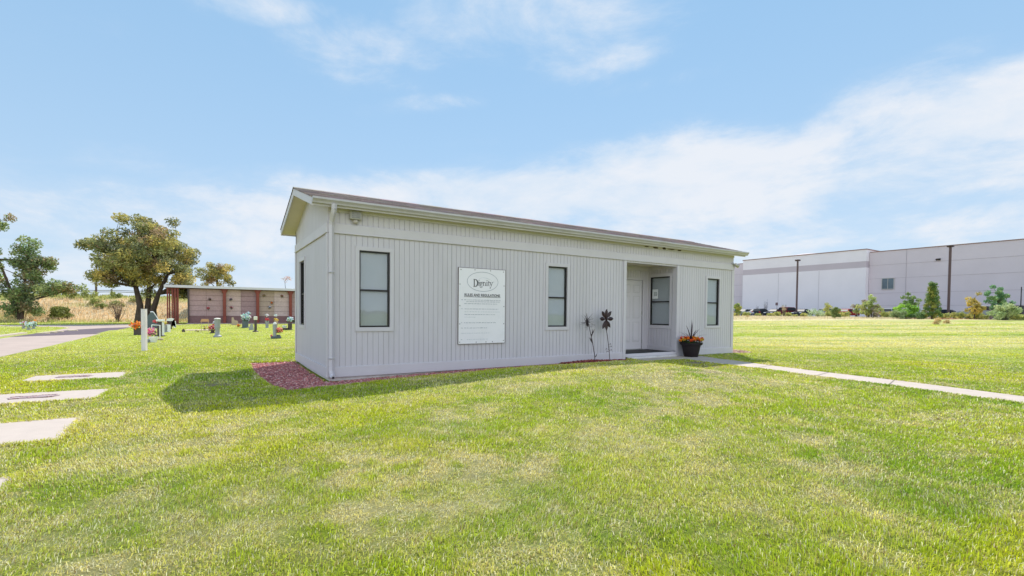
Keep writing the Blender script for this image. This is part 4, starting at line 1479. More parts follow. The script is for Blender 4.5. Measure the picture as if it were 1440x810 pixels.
# ------------------------------------------------------------------ grave slabs on the left
MT['granite'] = mat('rose_granite', (.42, .33, .32), .45, .3, 60, dirt=(.17, .08, .09), dirt_scale=16, dirt_amt=.5)
MT['vine'] = mat('bronze_relief', (.36, .22, .21), .6, .3, 30)
SLAB_LABELS = ['narrow pale concrete grave slab farthest from the camera', 'pale concrete grave slab with reddish marker, second from the farthest',
               'large pale concrete grave slab in front of two others, marker at the left frame edge', 'slab corner cut off at the lower left edge of the photo']
for i, p in enumerate(SLABS):
    o = sheet('grave_slab', p, 'pad', .014, kind=None, sub=.6, thick=.1)
    tag(o, SLAB_LABELS[i], 'grave slab', 'concrete grave slabs in the lawn')
    x0 = p[0][0]; cxm = -3.80; cym = (p[0][1] + p[2][1]) / 2 - .02
    z = tzs(cxm, cym) + .0175
    r = random.Random(i)
    mb = MB()
    pts = [(cxm + .25 * math.cos(t) * (1 + .10 * math.sin(3 * t)), cym + .11 * math.sin(t) * (1 + .1 * math.cos(2 * t))) for t in [2 * math.pi * k / 28 for k in range(28)]]
    mb.prism([(q[0], q[1]) for q in pts], 'z', z - .03, z + .003)
    mk = mb.build('grave_marker', 'granite', o)
    mb = MB()
    for k in range(2):
        sgn = 1 if k else -1
        base = [(cxm + (-.22 + .44 * t), cym + sgn * (.075 + .02 * math.sin(t * 9 + i)), z + .004) for t in [q / 14 for q in range(15)]]
        mb.tube(base, .006, 5)
    for k in range(26):
        t = r.random(); sgn = r.choice((-1, 1))
        mb.ball((cxm - .22 + .44 * t, cym + sgn * (.075 + r.uniform(-.03, .02)), z + .005), r.uniform(.012, .022), 5, 4, (1, 1, .4))
    mb.build('relief', 'vine', mk)

# ------------------------------------------------------------------ white post
pz = tzs(-3.37, 8.38)
t = empty('square_post', (-3.37, 8.38, pz), R(-22), 'tall square white painted post standing alone in the left lawn', 'post')
mb = MB(); mb.bbox(-.055, .055, -.055, .055, -.1, 1.20, .004); mb.build('post_shaft', 'wood', t)
mb = MB(); mb.prism([(-.058, -.058), (.058, -.058), (.058, .058), (-.058, .058)], 'z', 1.201, 1.212); mb.build('cap', 'wood', t)

# ------------------------------------------------------------------ cemetery flowers and vases
def bouquet(parent, c, r_, cols, n=60, size=.05, seed=0, green=True):
    rnd = random.Random(seed)
    if green:
        mb = MB(); petals(mb, (c[0], c[1], c[2] - r_ * .35), r_ * .9, n // 2, [(.05, .1, .03), (.07, .12, .04)], rnd, .8, size * .8)
        mb.build('foliage', 'leaf', parent, vc=True)
    mb = MB(); petals(mb, c, r_, n, cols, rnd, .8, size)
    mb.build('flowers', 'petal', parent, vc=True)


ORG = [(.85, .18, .02), (.9, .3, .03)]; PNK = [(.8, .35, .45), (.75, .1, .3), (.85, .6, .65)]; WHT = [(.75, .78, .8), (.6, .68, .72)]
YEL = [(.85, .55, .05), (.8, .65, .2)]; RED = [(.65, .06, .06), (.7, .12, .15)]; TEA = [(.45, .65, .68), (.6, .75, .78), (.75, .8, .8)]; COR = [(.85, .3, .22), (.9, .45, .35), (.8, .2, .15)]
MT['stone_d'] = mat('dark_granite', (.07, .05, .05), .4, .3, 50)
MT['stone_g'] = mat('grey_granite', (.30, .31, .33), .55, .2, 50)
MT['stone_t'] = mat('tan_stone', (.45, .34, .26), .8, .2, 30)
MT['slate'] = mat('slate_blue', (.10, .125, .14), .6, .2, 40)
MT['cream'] = mat('cream_stone', (.72, .68, .60), .6, .1, 20)
GV = 'grave ornaments in front of the mausoleum'


def item(name, px, py, label, cat, sc=1.0, rz=0):
    t = empty(name, (px, py, tzs(px, py)), rz, label, cat, GV)
    t.scale = (sc, sc, sc)
    return t


def vase(t, h, r_, m, taper=.75, foot=True):
    mb = MB()
    prof = [(.001, 0), (r_ * 1.3, 0), (r_ * 1.3, .04), (r_ * taper, .06), (r_ * taper, h * .3), (r_, h), (r_ * .85, h), (r_ * .8, h - .03), (.001, h - .03)]
    mb.lathe(prof, n=16); return mb.build('vase', m, t, smooth=True)


t = item('flower_vase', -4.55, 19.1, 'orange flowers in a dark square vase left of the white post', 'grave flowers')
mb = MB(); mb.bbox(-.15, .15, -.15, .15, 0, .30, .01); mb.build('vase', 'stone_d', t); bouquet(t, (-.05, 0, .44), .27, ORG, 80, .06, 1)
t = item('headstone', -4.75, 28.2, 'slate grey pointed headstone with pale edge behind the white post', 'headstone')
mb = MB(); mb.prism([(-.42, 0), (.42, 0), (.42, .35), (.08, 1.0), (-.05, 1.0), (-.42, .45)], 'y', -.09, .09); mb.build('slab', 'slate', t)
mb = MB(); mb.tube([(.44, -.02, .34), (.09, -.02, 1.03)], .03, 4); mb.tube([(.09, -.02, 1.03), (-.06, -.02, 1.03)], .04, 4); mb.build('edging', 'white', t)
t = item('flower_pot', -3.55, 12.7, 'pink flowers in a white pot just right of the white post', 'grave flowers')
mb = MB(); mb.lathe([(.001, 0), (.10, 0), (.15, .20), (.14, .20), (.001, .18)], cx=.06, n=16); mb.build('pot', 'white', t, smooth=True)
mb = MB(); mb.bbox(-.30, -.06, -.1, .12, 0, .12, .02); mb.build('base_stone', 'stone_g', t); bouquet(t, (.0, 0, .40), .19, PNK, 80, .045, 2)
t = item('shepherd_frame', -3.50, 14.3, 'thin white metal flower frame behind the pink flowers', 'grave ornament')
mb = MB(); mb.tube([(.1, 0, 0), (.1, 0, .58), (-.16, 0, .60)], .022, 6); mb.tube([(-.16, 0, .60), (-.16, 0, .45)], .018, 6); mb.build('frame', 'white', t)
mb = MB(); mb.bbox(.02, .2, -.08, .08, 0, .06, .01); mb.build('foot', 'stone_t', t)
t = item('granite_pillar', -3.60, 17.3, 'dark granite pillar with white side and white top in the left row of graves', 'grave ornament')
mb = MB(); mb.bbox(-.10, .06, -.09, .09, .04, .66, .01); mb.build('shaft', 'stone_d', t)
mb = MB(); mb.bbox(.065, .15, -.06, .06, .04, .64, .01); mb.build('side_panel', 'white', t)
mb = MB(); mb.bbox(-.14, .17, -.11, .11, .665, .75, .01); mb.build('top', 'white', t)
mb = MB(); mb.bbox(-.18, .2, -.13, .13, 0, .04, .01); mb.build('base', 'stone_d', t)
bouquet(t, (-.16, -.05, .66), .10, RED, 30, .04, 31, False)
t = item('flower_vase', -3.72, 22.2, 'yellow flower in a white vase in the left row of graves', 'grave flowers'); vase(t, .38, .12, 'stone_g')
mb = MB(); mb.bbox(.10, .24, -.08, .08, 0, .4, .01); mb.build('block', 'white', t); bouquet(t, (-.04, 0, .47), .12, YEL, 40, .05, 3); 
t = item('granite_pillar', -3.67, 26.6, 'dark vase under a white arched top, last in the left row', 'grave ornament')
mb = MB(); mb.bbox(-.13, .03, -.1, .1, 0, .5, .01); mb.build('shaft', 'stone_d', t)
mb = MB(); mb.prism([(-.24, .5), (.22, .5), (.24, .1), (.10, .1), (.08, .55), (.16, .62), (0, .68), (-.2, .64)], 'y', -.08, .08); mb.build('top', 'white', t)
t = item('small_marker', -2.9, 21.9, 'tiny dark brown marker alone in the grass', 'grave marker')
mb = MB(); mb.lathe([(.001, 0), (.07, 0), (.075, .1), (.03, .16), (.001, .17)], n=10); mb.build('block', 'stone_d', t)
bouquet(t, (0, 0, .15), .05, [(.3, .1, .05)], 12, .03, 44, False)
t = item('wire_stand', -1.94, 21.6, 'tan wire stand with a small cloth top beside bright flowers', 'grave ornament')
mb = MB()
for x in (-.16, .16): mb.tube([(x, 0, 0), (x, 0, .6)], .014, 5)
mb.tube([(-.16, 0, .6), (0, 0, .66), (.16, 0, .6)], .014, 5); mb.build('frame', 'stone_t', t)
mb = MB(); mb.prism([(-.2, .56), (.2, .56), (.17, .7), (-.15, .7)], 'y', -.07, .07); mb.build('top', mat('tan_cloth', (.55, .3, .16), .8), t)
bouquet(t, (.02, 0, .24), .14, WHT + YEL + [(.1, .15, .04)], 40, .04, 4)
bouquet(t, (-.35, -.1, .05), .09, [(.12, .16, .03), (.5, .4, .05)], 24, .035, 45, False)
t = item('flower_spray', -1.6, 19.8, 'spray of red, yellow and white flowers beside the tall grey vase', 'grave flowers')
vase(t, .16, .1, 'stone_d'); bouquet(t, (0, 0, .30), .22, RED + YEL + PNK, 110, .05, 5); bouquet(t, (.12, 0, .55), .12, WHT, 30, .045, 6)
t = item('granite_vase', -1.45, 15.8, 'tall slim grey granite vase on a wide foot', 'grave ornament')
mb = MB(); mb.lathe([(.001, 0), (.17, 0), (.17, .05), (.12, .08), (.09, .14), (.085, .36), (.12, .42), (.105, .5), (.12, .76), (.14, .8), (.001, .8)], n=14); mb.build('vase', 'stone_g', t, smooth=True)
mb = MB(); mb.ball((0, 0, .40), .1, 8, 5, (1, 1, .5)); mb.ball((0, 0, .80), .14, 8, 5, (1, 1, .35)); mb.build('trim_ring', 'cream', t)
t = item('headstone', .05, 35.0, 'small tan headstone against the mausoleum base', 'headstone')
mb = MB(); mb.prism([(-.25, 0), (.22, 0), (.18, .34), (-.05, .4), (-.12, .62), (-.24, .6)], 'y', -.1, .1); mb.build('stone', 'stone_t', t)
t = item('flower_vase', .35, 28.1, 'pale teal flowers in a dark vase with orange blooms at its foot', 'grave flowers')
vase(t, .55, .19, 'slate', 1.0); bouquet(t, (.02, 0, .72), .33, TEA, 120, .07, 7); bouquet(t, (.2, 0, 1.0), .13, TEA, 30, .06, 46); bouquet(t, (-.42, 0, .16), .15, ORG, 30, .05, 8)
t = item('headstone', .42, 24.0, 'small grey pointed headstone left of the slim dark pillar', 'headstone')
mb = MB(); mb.prism([(-.13, 0), (.14, 0), (.10, .3), (.04, .38), (-.06, .3)], 'y', -.07, .07); mb.build('stone', 'stone_g', t)
t = item('granite_pillar', .41, 20.7, 'slim dark brown pillar with a cream cap', 'grave ornament')
mb = MB(); mb.lathe([(.001, 0), (.15, 0), (.15, .04), (.07, .08), (.062, .64), (.001, .66)], n=12); mb.build('shaft', 'stone_d', t, smooth=True)
mb = MB(); mb.bbox(-.09, .09, -.09, .09, .66, .86, .02); mb.build('cap', 'cream', t)
t = item('flower_vase', 1.9, 27.6, 'two vases of white and yellow flowers behind the coral flowers', 'grave flowers')
for x, cc in ((-.28, RED), (.28, YEL)):
    mb = MB(); mb.lathe([(.001, 0), (.12, 0), (.09, .1), (.13, .5), (.001, .5)], cx=x, n=12); mb.build('vase', 'stone_g' if x < 0 else 'stone_t', t)
    bouquet(t, (x, 0, .56), .17, cc, 40, .05, 9 + int(x * 10)); bouquet(t, (x, 0, .86), .13, WHT, 30, .05, 19 + int(x * 10), False)
t = item('flower_vase', .66, 13.7, 'coral pink flowers leaning out of a grey vase, nearest to the cabin', 'grave flowers')
mb = MB(); mb.lathe([(.001, 0), (.09, 0), (.06, .08), (.07, .3), (.085, .6), (.001, .6)], cx=-.05, n=12); mb.build('vase', 'stone_g', t, smooth=True)
mb = MB(); mb.bbox(-.2, .2, -.1, .1, 0, .10, .02); mb.bbox(.02, .16, -.09, .08, .1, .16, .02); mb.build('base', 'slate', t)
mb = MB(); mb.ball((-.05, 0, .64), .08, 8, 5, (1, 1, .7), .1); mb.build('finial', 'white', t)
bouquet(t, (.12, 0, .36), .16, COR, 110, .045, 10); bouquet(t, (-.18, -.02, .12), .06, RED, 18, .03, 47, False)
t = item('flower_vase', 2.5, 23.4, 'light blue flowers in a black vase beside a low white flower bowl', 'grave flowers')
vase(t, .42, .12, 'stone_d', 1.0); bouquet(t, (0, 0, .66), .21, TEA, 90, .06, 11); 
mb = MB(); mb.lathe([(.001, 0), (.2, 0), (.22, .12), (.001, .12)], cx=-.32, n=12); mb.build('bowl', 'stone_d', t); bouquet(t, (-.3, 0, .2), .16, WHT, 40, .04, 12)
bouquet(t, (.3, .1, .5), .13, [(.04, .08, .03)], 30, .05, 48, False)
for i, (x, y, cc, lb) in enumerate(((-10.9, 30.0, RED + WHT, 'small red and white grave flowers across the road, leftmost'), (-10.1, 27.4, WHT + TEA, 'low white grave flowers across the road, nearest the curb'),
                                    (-11.3, 34.0, ORG + YEL, 'orange grave flowers across the road, farthest back'), (-10.35, 29.4, TEA + WHT, 'pale blue grave flowers across the road, between the red and the orange'))):
    t = item('grave_bouquet', x, y, lb, 'grave flowers'); vase(t, .14, .08, 'stone_g'); bouquet(t, (0, 0, .30), .2, cc, 50, .05, 60 + i)
t = item('flat_marker', -2.2, 24.5, 'flat pinkish marker flush in the lawn left of the tan wire stand', 'grave marker')
mb = MB(); mb.bbox(-.7, .7, -.5, .5, -.03, .03, .008); mb.build('plate', mat('pink_marker', (.55, .40, .33), .8, .1, 10), t)

# ------------------------------------------------------------------ mausoleum
MY = 40.0
mz = tzs(0, MY)
ma = empty('mausoleum', (0, MY, mz), 0, 'low granite crypt mausoleum with flat pale roof and red brown steel posts', 'building')
panel_cols = [(.42, .275, .27), (.52, .37, .35), (.33, .205, .22), (.41, .30, .25), (.53, .40, .385), (.36, .25, .25)]
for k in range(len(panel_cols)):
    MT['crypt%d' % k] = mat('crypt_granite', panel_cols[k], .45, .14, 9, .1, 60, dirt=tuple(c * .72 for c in panel_cols[k]), dirt_scale=1.2, dirt_amt=.4)
MT['cryptbase'] = mat('crypt_base_granite', (.20, .10, .10), .5, .2, 9)
MT['joint'] = mat('crypt_joint', (.16, .10, .10), .8)
xs_ = [(-3.15, -.62, 0), (-.44, .75, 1), (.75, 1.98, 2), (2.16, 3.45, 3), (3.45, 4.72, 4), (4.9, 7.2, 0), (7.38, 9.8, 1), (9.98, 12.6, 2)]
ROWS = [(.66, 1.10), (1.10, 1.55), (1.55, 2.0), (2.0, 2.45), (2.45, 3.0)]
for (a, b, k) in xs_:
    n = max(1, round((b - a) / 1.3))
    mb = MB()
    for i in range(n):
        for (c, d) in ROWS:
            xa_ = a + (b - a) * i / n; xb_ = a + (b - a) * (i + 1) / n
            mb.bbox(xa_ + .006, xb_ - .006, .60, .68, c + .010, d - .010, .006)
    mb.build('crypt_front', 'crypt%d' % k, ma)
mb = MB(); mb.box(-3.16, 12.7, .65, 4.2, 0, 3.04); mb.build('core_wall', 'joint', ma)
mb = MB(); mb.bbox(-3.15, 12.7, .58, .649, .0, .655, .005); mb.build('base_course', 'cryptbase', ma)
for x in (-.53, 2.07, 4.81, 7.29, 9.89):
    mb = MB(); mb.bbox(x - .12, x + .12, .25, .45, 0, 3.04, .006)
    mb.prism([(x - .3, 3.04), (x + .3, 3.04), (x + .1, 2.6), (x - .1, 2.6)], 'y', .30, .40)
    mb.build('post', 'redmetal', ma)
mb = MB(); mb.bbox(-3.24, -3.12, .45, 4.2, 0, 3.04, .006); mb.build('end_pier', 'stone_d', ma)
# red slatted screen at the open end
for k, x in enumerate((-4.62, -4.50, -4.30, -4.20, -4.10, -4.0, -3.9)):
    mb = MB(); mb.bbox(x - .05, x + .05, .25 + .35 * (k % 2), .33 + .35 * (k % 2), 0, 3.04, .004); mb.build('screen_slat', 'redmetal', ma)
mb = MB(); mb.bbox(-4.68, -3.86, .34, .40, 2.86, 3.02, .004); mb.bbox(-4.3, -3.86, .34, .40, .1, .2, .004); mb.build('screen_rail', 'redmetal', ma)
mb = MB(); mb.bbox(-4.85, 13.0, -.02, 4.6, 3.045, 3.26, .01); mb.build('roof', 'roofwhite', ma)
mb = MB(); mb.bbox(-4.75, 12.9, .1, 4.5, 2.985, 3.04, .005) if False else mb.box(-4.75, 12.9, .1, 4.5, 3.041, 3.044)
mb.build('roof_soffit', mat('red_soffit', (.22, .07, .05), .7), ma)
mb = MB(); mb.bbox(-3.3, 13.2, -.9, .57, -.05, .045, .01); mb.build('paving', mat('mausoleum_paving', (.40, .30, .27), .85, .1, 3), ma)
for i, (x, z, cc, lb) in enumerate(((-1.75, 1.30, RED, 'dark red flowers on the leftmost crypt wall, lower'), (-1.65, 2.08, [(.2, .08, .1), (.3, .2, .2)], 'small dusky flowers on the leftmost crypt wall, upper'),
                                    (.0, 1.36, [(.5, .15, .15), (.6, .3, .3)], 'pinkish flowers on the crypt wall right of the first red post'), (-.05, 2.1, [(.15, .12, .2)], 'tiny violet flowers on the crypt wall right of the first red post'),
                                    (3.05, 1.45, [(.5, .4, .7), (.7, .7, .8)], 'lilac flowers hanging in front of the pale crypt wall'), (3.25, 1.85, ORG, 'orange and brown flowers high on the pale crypt wall'),
                                    (4.1, 2.5, [(.3, .1, .08), (.4, .2, .1)], 'brownish spray near the top of the pale crypt wall'), (2.6, 2.52, [(.3, .2, .1)], 'small dry flowers under the roof right of the second red post'))):
    t = empty('crypt_vase', (x, MY + .58, mz + z), 0, lb, 'crypt flowers', 'flower vases on the crypt fronts')
    mb = MB(); mb.tube([(0, .0, -.12), (0, -.05, -.06), (0, -.08, .02)], [.02, .035, .05], 8); mb.build('vase', 'metal', t)
    bouquet(t, (0, -.11, .07), .13, cc, 40, .045, 70 + i)

# ------------------------------------------------------------------ guard rail on the bank
GRY = 58.4
def rail():
    z0 = tzs(-20, GRY)
    t = empty('guard_rail', (-22, GRY, 0), 0, 'steel highway guard rail along the top of the dry bank', 'guard rail')
    xs = np.arange(-60, 22, 1.0)
    mb = MB()
    for k, dz in enumerate((.0, .17)):
        mb.tube([(x + 22, 0, tzs(x, GRY) + .50 + dz) for x in xs], .045, 6)
    mb.build('rail', 'metal', t)
    for x in np.arange(-60, 22, 3.8):
        mb = MB(); z = tzs(x, GRY); mb.bbox(x + 22 - .08, x + 22 + .08, .07, .22, z - .3, z + .80, .01); mb.build('post', mat_post, t)
mat_post = mat('timber_post', (.18, .12, .09), .9, .2, 20)
rail()
t = empty('sign_post', (-11.75, 57.6, tzs(-11.75, 57.6)), 0, 'thin brown post sticking up by the guard rail on the bank', 'post')
mb = MB(); mb.bbox(-.09, .09, -.05, .05, -.2, 1.35, .01); mb.build('post_shaft', mat_post, t)
mb = MB(); mb.prism([(-.12, 1.35), (.12, 1.35), (.10, 1.42), (-.10, 1.42)], 'y', -.06, .06); mb.build('cap', mat_post, t)


# ------------------------------------------------------------------ trees and shrubs
def leaf_cloud(name, centres, spread, per, size, cols, parent, seed=0, flat=.8, colw=None):
    r = np.random.default_rng(seed)
    centres = np.asarray(centres, float)
    k = len(centres)
    sp = np.broadcast_to(np.asarray(spread, float), (k,))
    per = max(1, int(per))
    cidx = np.repeat(np.arange(k), per)
    n = len(cidx)
    g = r.normal(0, 1, (n, 3)); g /= np.linalg.norm(g, axis=1)[:, None]
    rad = r.random(n) ** .45
    p = centres[cidx] + g * (rad * sp[cidx])[:, None] * np.array([1, 1, flat])
    a = r.normal(0, 1, (n, 3)); a /= np.linalg.norm(a, axis=1)[:, None]
    b = np.cross(a, r.normal(0, 1, (n, 3))); b /= np.linalg.norm(b, axis=1)[:, None]
    s = size * r.uniform(.6, 1.35, n)[:, None]
    V = np.stack([p - a * s, p + b * s * .5, p + a * s, p - b * s * .5], 1).reshape(-1, 3)
    F = np.arange(n)[:, None] * 4 + np.array([0, 1, 2, 3])
    cols = np.array(cols, float)
    cc = r.integers(0, len(cols), k) if colw is None else r.choice(len(cols), k, p=colw)
    # mostly the clump's own hue, some leaves of another
    li = np.where(r.random(n) < .75, cc[cidx], r.integers(0, len(cols), n))
    c = cols[li] * r.uniform(.70, 1.3, n)[:, None] * 2.6
    return np_mesh(name, V, F, np.repeat(c, 4, 0), 'leaf', parent)


def limb(a, b, r0, r1, rnd, wob=.08, n=6):
    a = Vector(a); b = Vector(b); L_ = (b - a).length
    pts = []; rad = []
    o1 = Vector((rnd.uniform(-1, 1), rnd.uniform(-1, 1), rnd.uniform(-.3, .5))) * L_ * wob
    for i in range(n + 1):
        t = i / n
        pts.append(a.lerp(b, t) + o1 * math.sin(math.pi * t) + Vector((rnd.uniform(-1, 1), rnd.uniform(-1, 1), rnd.uniform(-1, 1))) * L_ * .012)
        rad.append(r0 + (r1 - r0) * t)
    pts[0] = a; pts[-1] = b
    return pts, rad


def tree(x, y, label, stems, clusters, leafsize, per, cols, spread, seed, group=None, name='tree', trunk_r=.2, colw=None, cat='tree', bark_m='bark', fork=2.0, flat=.8):
    """stems: list of trunk polylines (local); clusters: foliage clump centres (local)"""
    rnd = random.Random(seed)
    t = empty(name, (x, y, tzs(x, y) - .05), 0, label, cat, group)
    mb = MB()
    tips = []
    for st in stems:
        n = len(st)
        mb.tube(st, [trunk_r * (1.35 if i == 0 else 1) * (1 - .62 * i / (n - 1)) for i in range(n)], 9)
        for i in range(1, n):
            tips.append((Vector(st[i]), trunk_r * (1 - .62 * i / (n - 1))))
    mb.build('trunk', bark_m, t)
    # limbs: group clumps under a few main limbs
    mains = []
    rnd2 = random.Random(seed + 1)
    cl = [Vector(c) for c in clusters]
    nm = max(3, len(cl) // 7)
    pick = rnd2.sample(range(len(cl)), min(nm, len(cl)))
    nodes = []
    mb = MB()
    for i in pick:
        c = cl[i]
        low = [q for q in tips if q[0].z < c.z + .2] or tips
        a, ra = min(low, key=lambda q: (q[0] - c).length + .4 * abs(q[0].z - c.z))
        pts, rad = limb(a, c, min(ra * .7, trunk_r * .55), trunk_r * .10, rnd, .12)
        mb.tube(pts, rad, 6)
        nodes += [(Vector(p), q) for p, q in zip(pts[1:], rad[1:])]
    for i, c in enumerate(cl):
        if i in pick: continue
        a, ra = min(nodes + tips, key=lambda q: (q[0] - c).length)
        pts, rad = limb(a, c, min(ra * .7, trunk_r * .25), .012, rnd, .14, 4)
        mb.tube(pts, rad, 4, cap=False)
    mb.build('limbs', bark_m, t)
    leaf_cloud('crown', [tuple(c) for c in cl], spread, per, leafsize, cols, t, seed, flat, colw)
    return t


def ell(n, c, rad, seed, shell=.55, cut=None):
    r = np.random.default_rng(seed); out = []
    while len(out) < n:
        d = r.normal(0, 1, 3); d /= np.linalg.norm(d)
        q = shell + (1 - shell) * r.random() ** .7
        p = np.array(c) + d * q * np.array(rad)
        if cut is not None and not cut(p):
            continue
        out.append(tuple(p))
    return out


# big tree by the road
OL = [(.105, .11, .048), (.135, .135, .052), (.20, .175, .055), (.27, .21, .065), (.08, .085, .042), (.17, .12, .07), (.15, .155, .065)]
BX, BY = -6.45, 43.5
cl = ell(175, (.15, 0, 5.75), (3.75, 3.7, 3.1), 12, .30, lambda p: p[2] > 2.7 + .3 * abs(p[0]) - 1.0 * (p[0] > 0))
cl += ell(9, (-2.6, 0, 3.7), (1.4, 1.6, .7), 13, .4) + ell(10, (2.7, -.5, 3.3), (1.0, 1.2, .9), 14, .4) + ell(8, (-3.3, 0, 6.3), (.9, 1.2, 1.6), 15, .5) + ell(6, (.2, 0, 8.9), (2.2, 1.5, .35), 16, .4)
tree(BX, BY, 'big spreading olive and yellow tree with forked trunks beside the road', [[(-.35, 0, 0), (-.3, 0, 1.6), (-.6, .1, 3.2), (-1.3, .2, 5.2)], [(.15, .3, 0), (.2, .3, 1.3), (.3, .3, 2.6), (.3, .2, 5.5)], [(.6, -.1, 0), (.62, -.1, 1.2), (1.0, -.1, 2.6), (1.7, 0, 4.4)]],
     cl, .10, 230, OL, .62, 21, trunk_r=.30, colw=[.2, .22, .17, .09, .14, .08, .1])
# left tree at the frame edge
LC = [(.085, .115, .05), (.11, .145, .06), (.15, .17, .07), (.07, .085, .045), (.15, .115, .065)]
cl = ell(46, (.5, 0, 4.7), (1.15, .9, 2.7), 31, .2) + ell(8, (1.8, 0, 5.0), (.5, .7, .8), 33, .2) + ell(20, (2.3, 0, 2.9), (1.9, 1.2, .55), 34, .2) + ell(28, (.1, 0, 1.6), (1.5, 1.1, 1.2), 35, .2) + \
    ell(12, (-1.6, 0, 8.5), (1.2, 1.0, 1.0), 36, .2) + ell(22, (-1.9, 0, 5.8), (1.2, 1.0, 1.9), 37, .2) + ell(22, (-2.4, 0, 2.4), (1.7, 1.2, 1.6), 38, .2)
tree(-15.4, 48.6, 'loose bushy grey green tree at the left edge in front of the bank', [[(0, 0, 0), (.15, 0, 1.5), (.3, 0, 3.4), (.5, 0, 5.5), (.6, 0, 7.0)], [(-.1, 0, .1), (-.6, 0, 2.6), (-1.3, 0, 5.2), (-1.6, 0, 8.0)]], cl, .10, 125, LC, .52, 41, trunk_r=.13)
cl = ell(26, (0, 0, 3.2), (2.4, 2.0, 1.9), 51, .3)
tree(-18.9, 49.5, 'bright green bushy tree partly outside the left edge of the photo', [[(0, 0, 0), (.1, 0, 1.4), (0, 0, 3)]], cl, .11, 130, [(.15, .22, .03), (.11, .18, .03), (.09, .13, .04)], .5, 52, trunk_r=.14)
# tree crown seen over the mausoleum
cl = ell(44, (0, 0, 3.5), (1.9, 1.6, 1.5), 61, .25)
tree(-.9, 53.0, 'small olive tree rising behind the mausoleum roof', [[(0, 0, 0), (.1, 0, 1.5), (0, 0, 3.2), (.2, 0, 4.4)]], cl, .10, 120, OL, .48, 62, trunk_r=.16)
cl = ell(6, (0, 0, 3.75), (.8, .7, .45), 63, .3)
tree(5.8, 52, 'sparse rusty treetop just above the mausoleum roof next to the cabin', [[(0, 0, 0), (.1, 0, 2), (0, 0, 3.2)]], cl, .07, 16, [(.24, .12, .08), (.2, .13, .08)], .3, 64, trunk_r=.05)


def bush(name, x, y, rad, label, cols, seed, group=None, size=.09, per=60, n=16, cat='shrub', z0=0.0, spread=.35, stems=5, flat=.8, tilt=0):
    t = empty(name, (x, y, tzs(x, y)), 0, label, cat, group)
    rnd = random.Random(seed)
    c = ell(n, (0, 0, z0 + rad[2]), rad, seed, .25)
    mb = MB()
    for k in range(stems):
        q = Vector(rnd.choice(c))
        pts, rr = limb((rnd.uniform(-.08, .08) * rad[0], rnd.uniform(-.08, .08), -.05), q, .03 * rad[2] + .01, .008, rnd, .1, 4)
        mb.tube(pts, rr, 5)
    mb.build('stems', 'bark', t)
    leaf_cloud('foliage', c, spread, per, size, cols, t, seed, flat)
    return t


bush('shrub', -12.95, 49.2, (.85, .6, .55), 'dark green rounded bush at the foot of the dry bank', [(.09, .10, .03), (.12, .13, .035)], 81, per=110, n=18, size=.1)
# bare twiggy bush
def twiggy(x, y, h, label, seed, col=(.20, .13, .12), name='bare_shrub', leaves=0, group=None, w=.35):
    t = empty(name, (x, y, tzs(x, y)), 0, label, 'shrub', group)
    rnd = random.Random(seed); mb = MB()
    for k in range(22):
        a = rnd.uniform(0, 6.28); tip = Vector((math.cos(a) * rnd.uniform(.1, w) * h, math.sin(a) * w * .6 * h, h * rnd.uniform(.6, 1)))
        pts, rr = limb((rnd.uniform(-.05, .05), 0, -.05), tip, .025, .007, rnd, .07, 5)
        mb.tube(pts, rr, 4, cap=False)
        for q in range(5):
            i = rnd.randrange(2, 6); b = pts[i] + Vector((rnd.uniform(-1, 1), rnd.uniform(-.5, .5), rnd.uniform(.2, 1.2))).normalized() * h * .16
            mb.tube([pts[i], b], [.009, .003], 3, cap=False)
    mb.build('branches', mat('twig_bark', col, .9, .2, 20), t)
    if leaves:
        leaf_cloud('foliage', ell(14, (0, 0, h * .6), (w * h, w * .6 * h, h * .38), seed, .2), .3, leaves, .06, [(.30, .22, .16), (.24, .18, .12), (.16, .15, .07)], t, seed)
    return t


twiggy(-8.7, 47.0, 2.0, 'bare reddish grey shrub left of the big tree', 91, leaves=14)
for i, (x, y, r_) in enumerate(((-10.6, 52.5, .35), (-9.4, 53.0, .45), (-11.2, 53.8, .4), (-8.0, 54.3, .5), (-13.6, 55.5, .6), (-12.2, 56.4, .5), (-6.6, 52.4, .4), (-15.5, 56.8, .7), (-17.5, 55.4, .6), (-10.0, 56.2, .45), (-7.2, 56.8, .5))):
    bush('bank_shrub', x, y, (r_ * 1.5, r_, r_ * .6), 'low green weed clump growing on the dry slope of the bank', [(.12, .14, .04), (.16, .17, .05), (.09, .1, .035)], 100 + i, 'weed clumps on the bank', per=50, n=8, size=.08, spread=.3)

# ------------------------------------------------------------------ warehouse
WX = 106.0
WZ = .9
wh = empty('warehouse', (WX, 30, WZ), 0, 'huge tilt-up concrete warehouse, pale bay with grey stripe and mauve grey wings', 'building')
MT['wh_w'] = mat('warehouse_pale_paint', (.84, .775, .80), .8, .03, .25, .1, 3)
MT['wh_s'] = mat('warehouse_stripe_paint', (.56, .48, .51), .8, .03, .25)
MT['wh_g'] = mat('warehouse_mauve_paint', (.66, .575, .605), .8, .05, .15, .1, 3)
MT['wh_c'] = mat('parapet_cap', (.30, .17, .14), .6)
MT['wh_j'] = mat('panel_joint', (.44, .38, .40), .9)


def wbox(name, x0, x1, y0, y1, z0, z1, m, b=0.0):
    q = MB()
    if b: q.bbox(x0 - WX, x1 - WX, y0 - 30, y1 - 30, z0 - WZ, z1 - WZ, b)
    else: q.box(x0 - WX, x1 - WX, y0 - 30, y1 - 30, z0 - WZ, z1 - WZ)
    return q.build(name, m, wh)

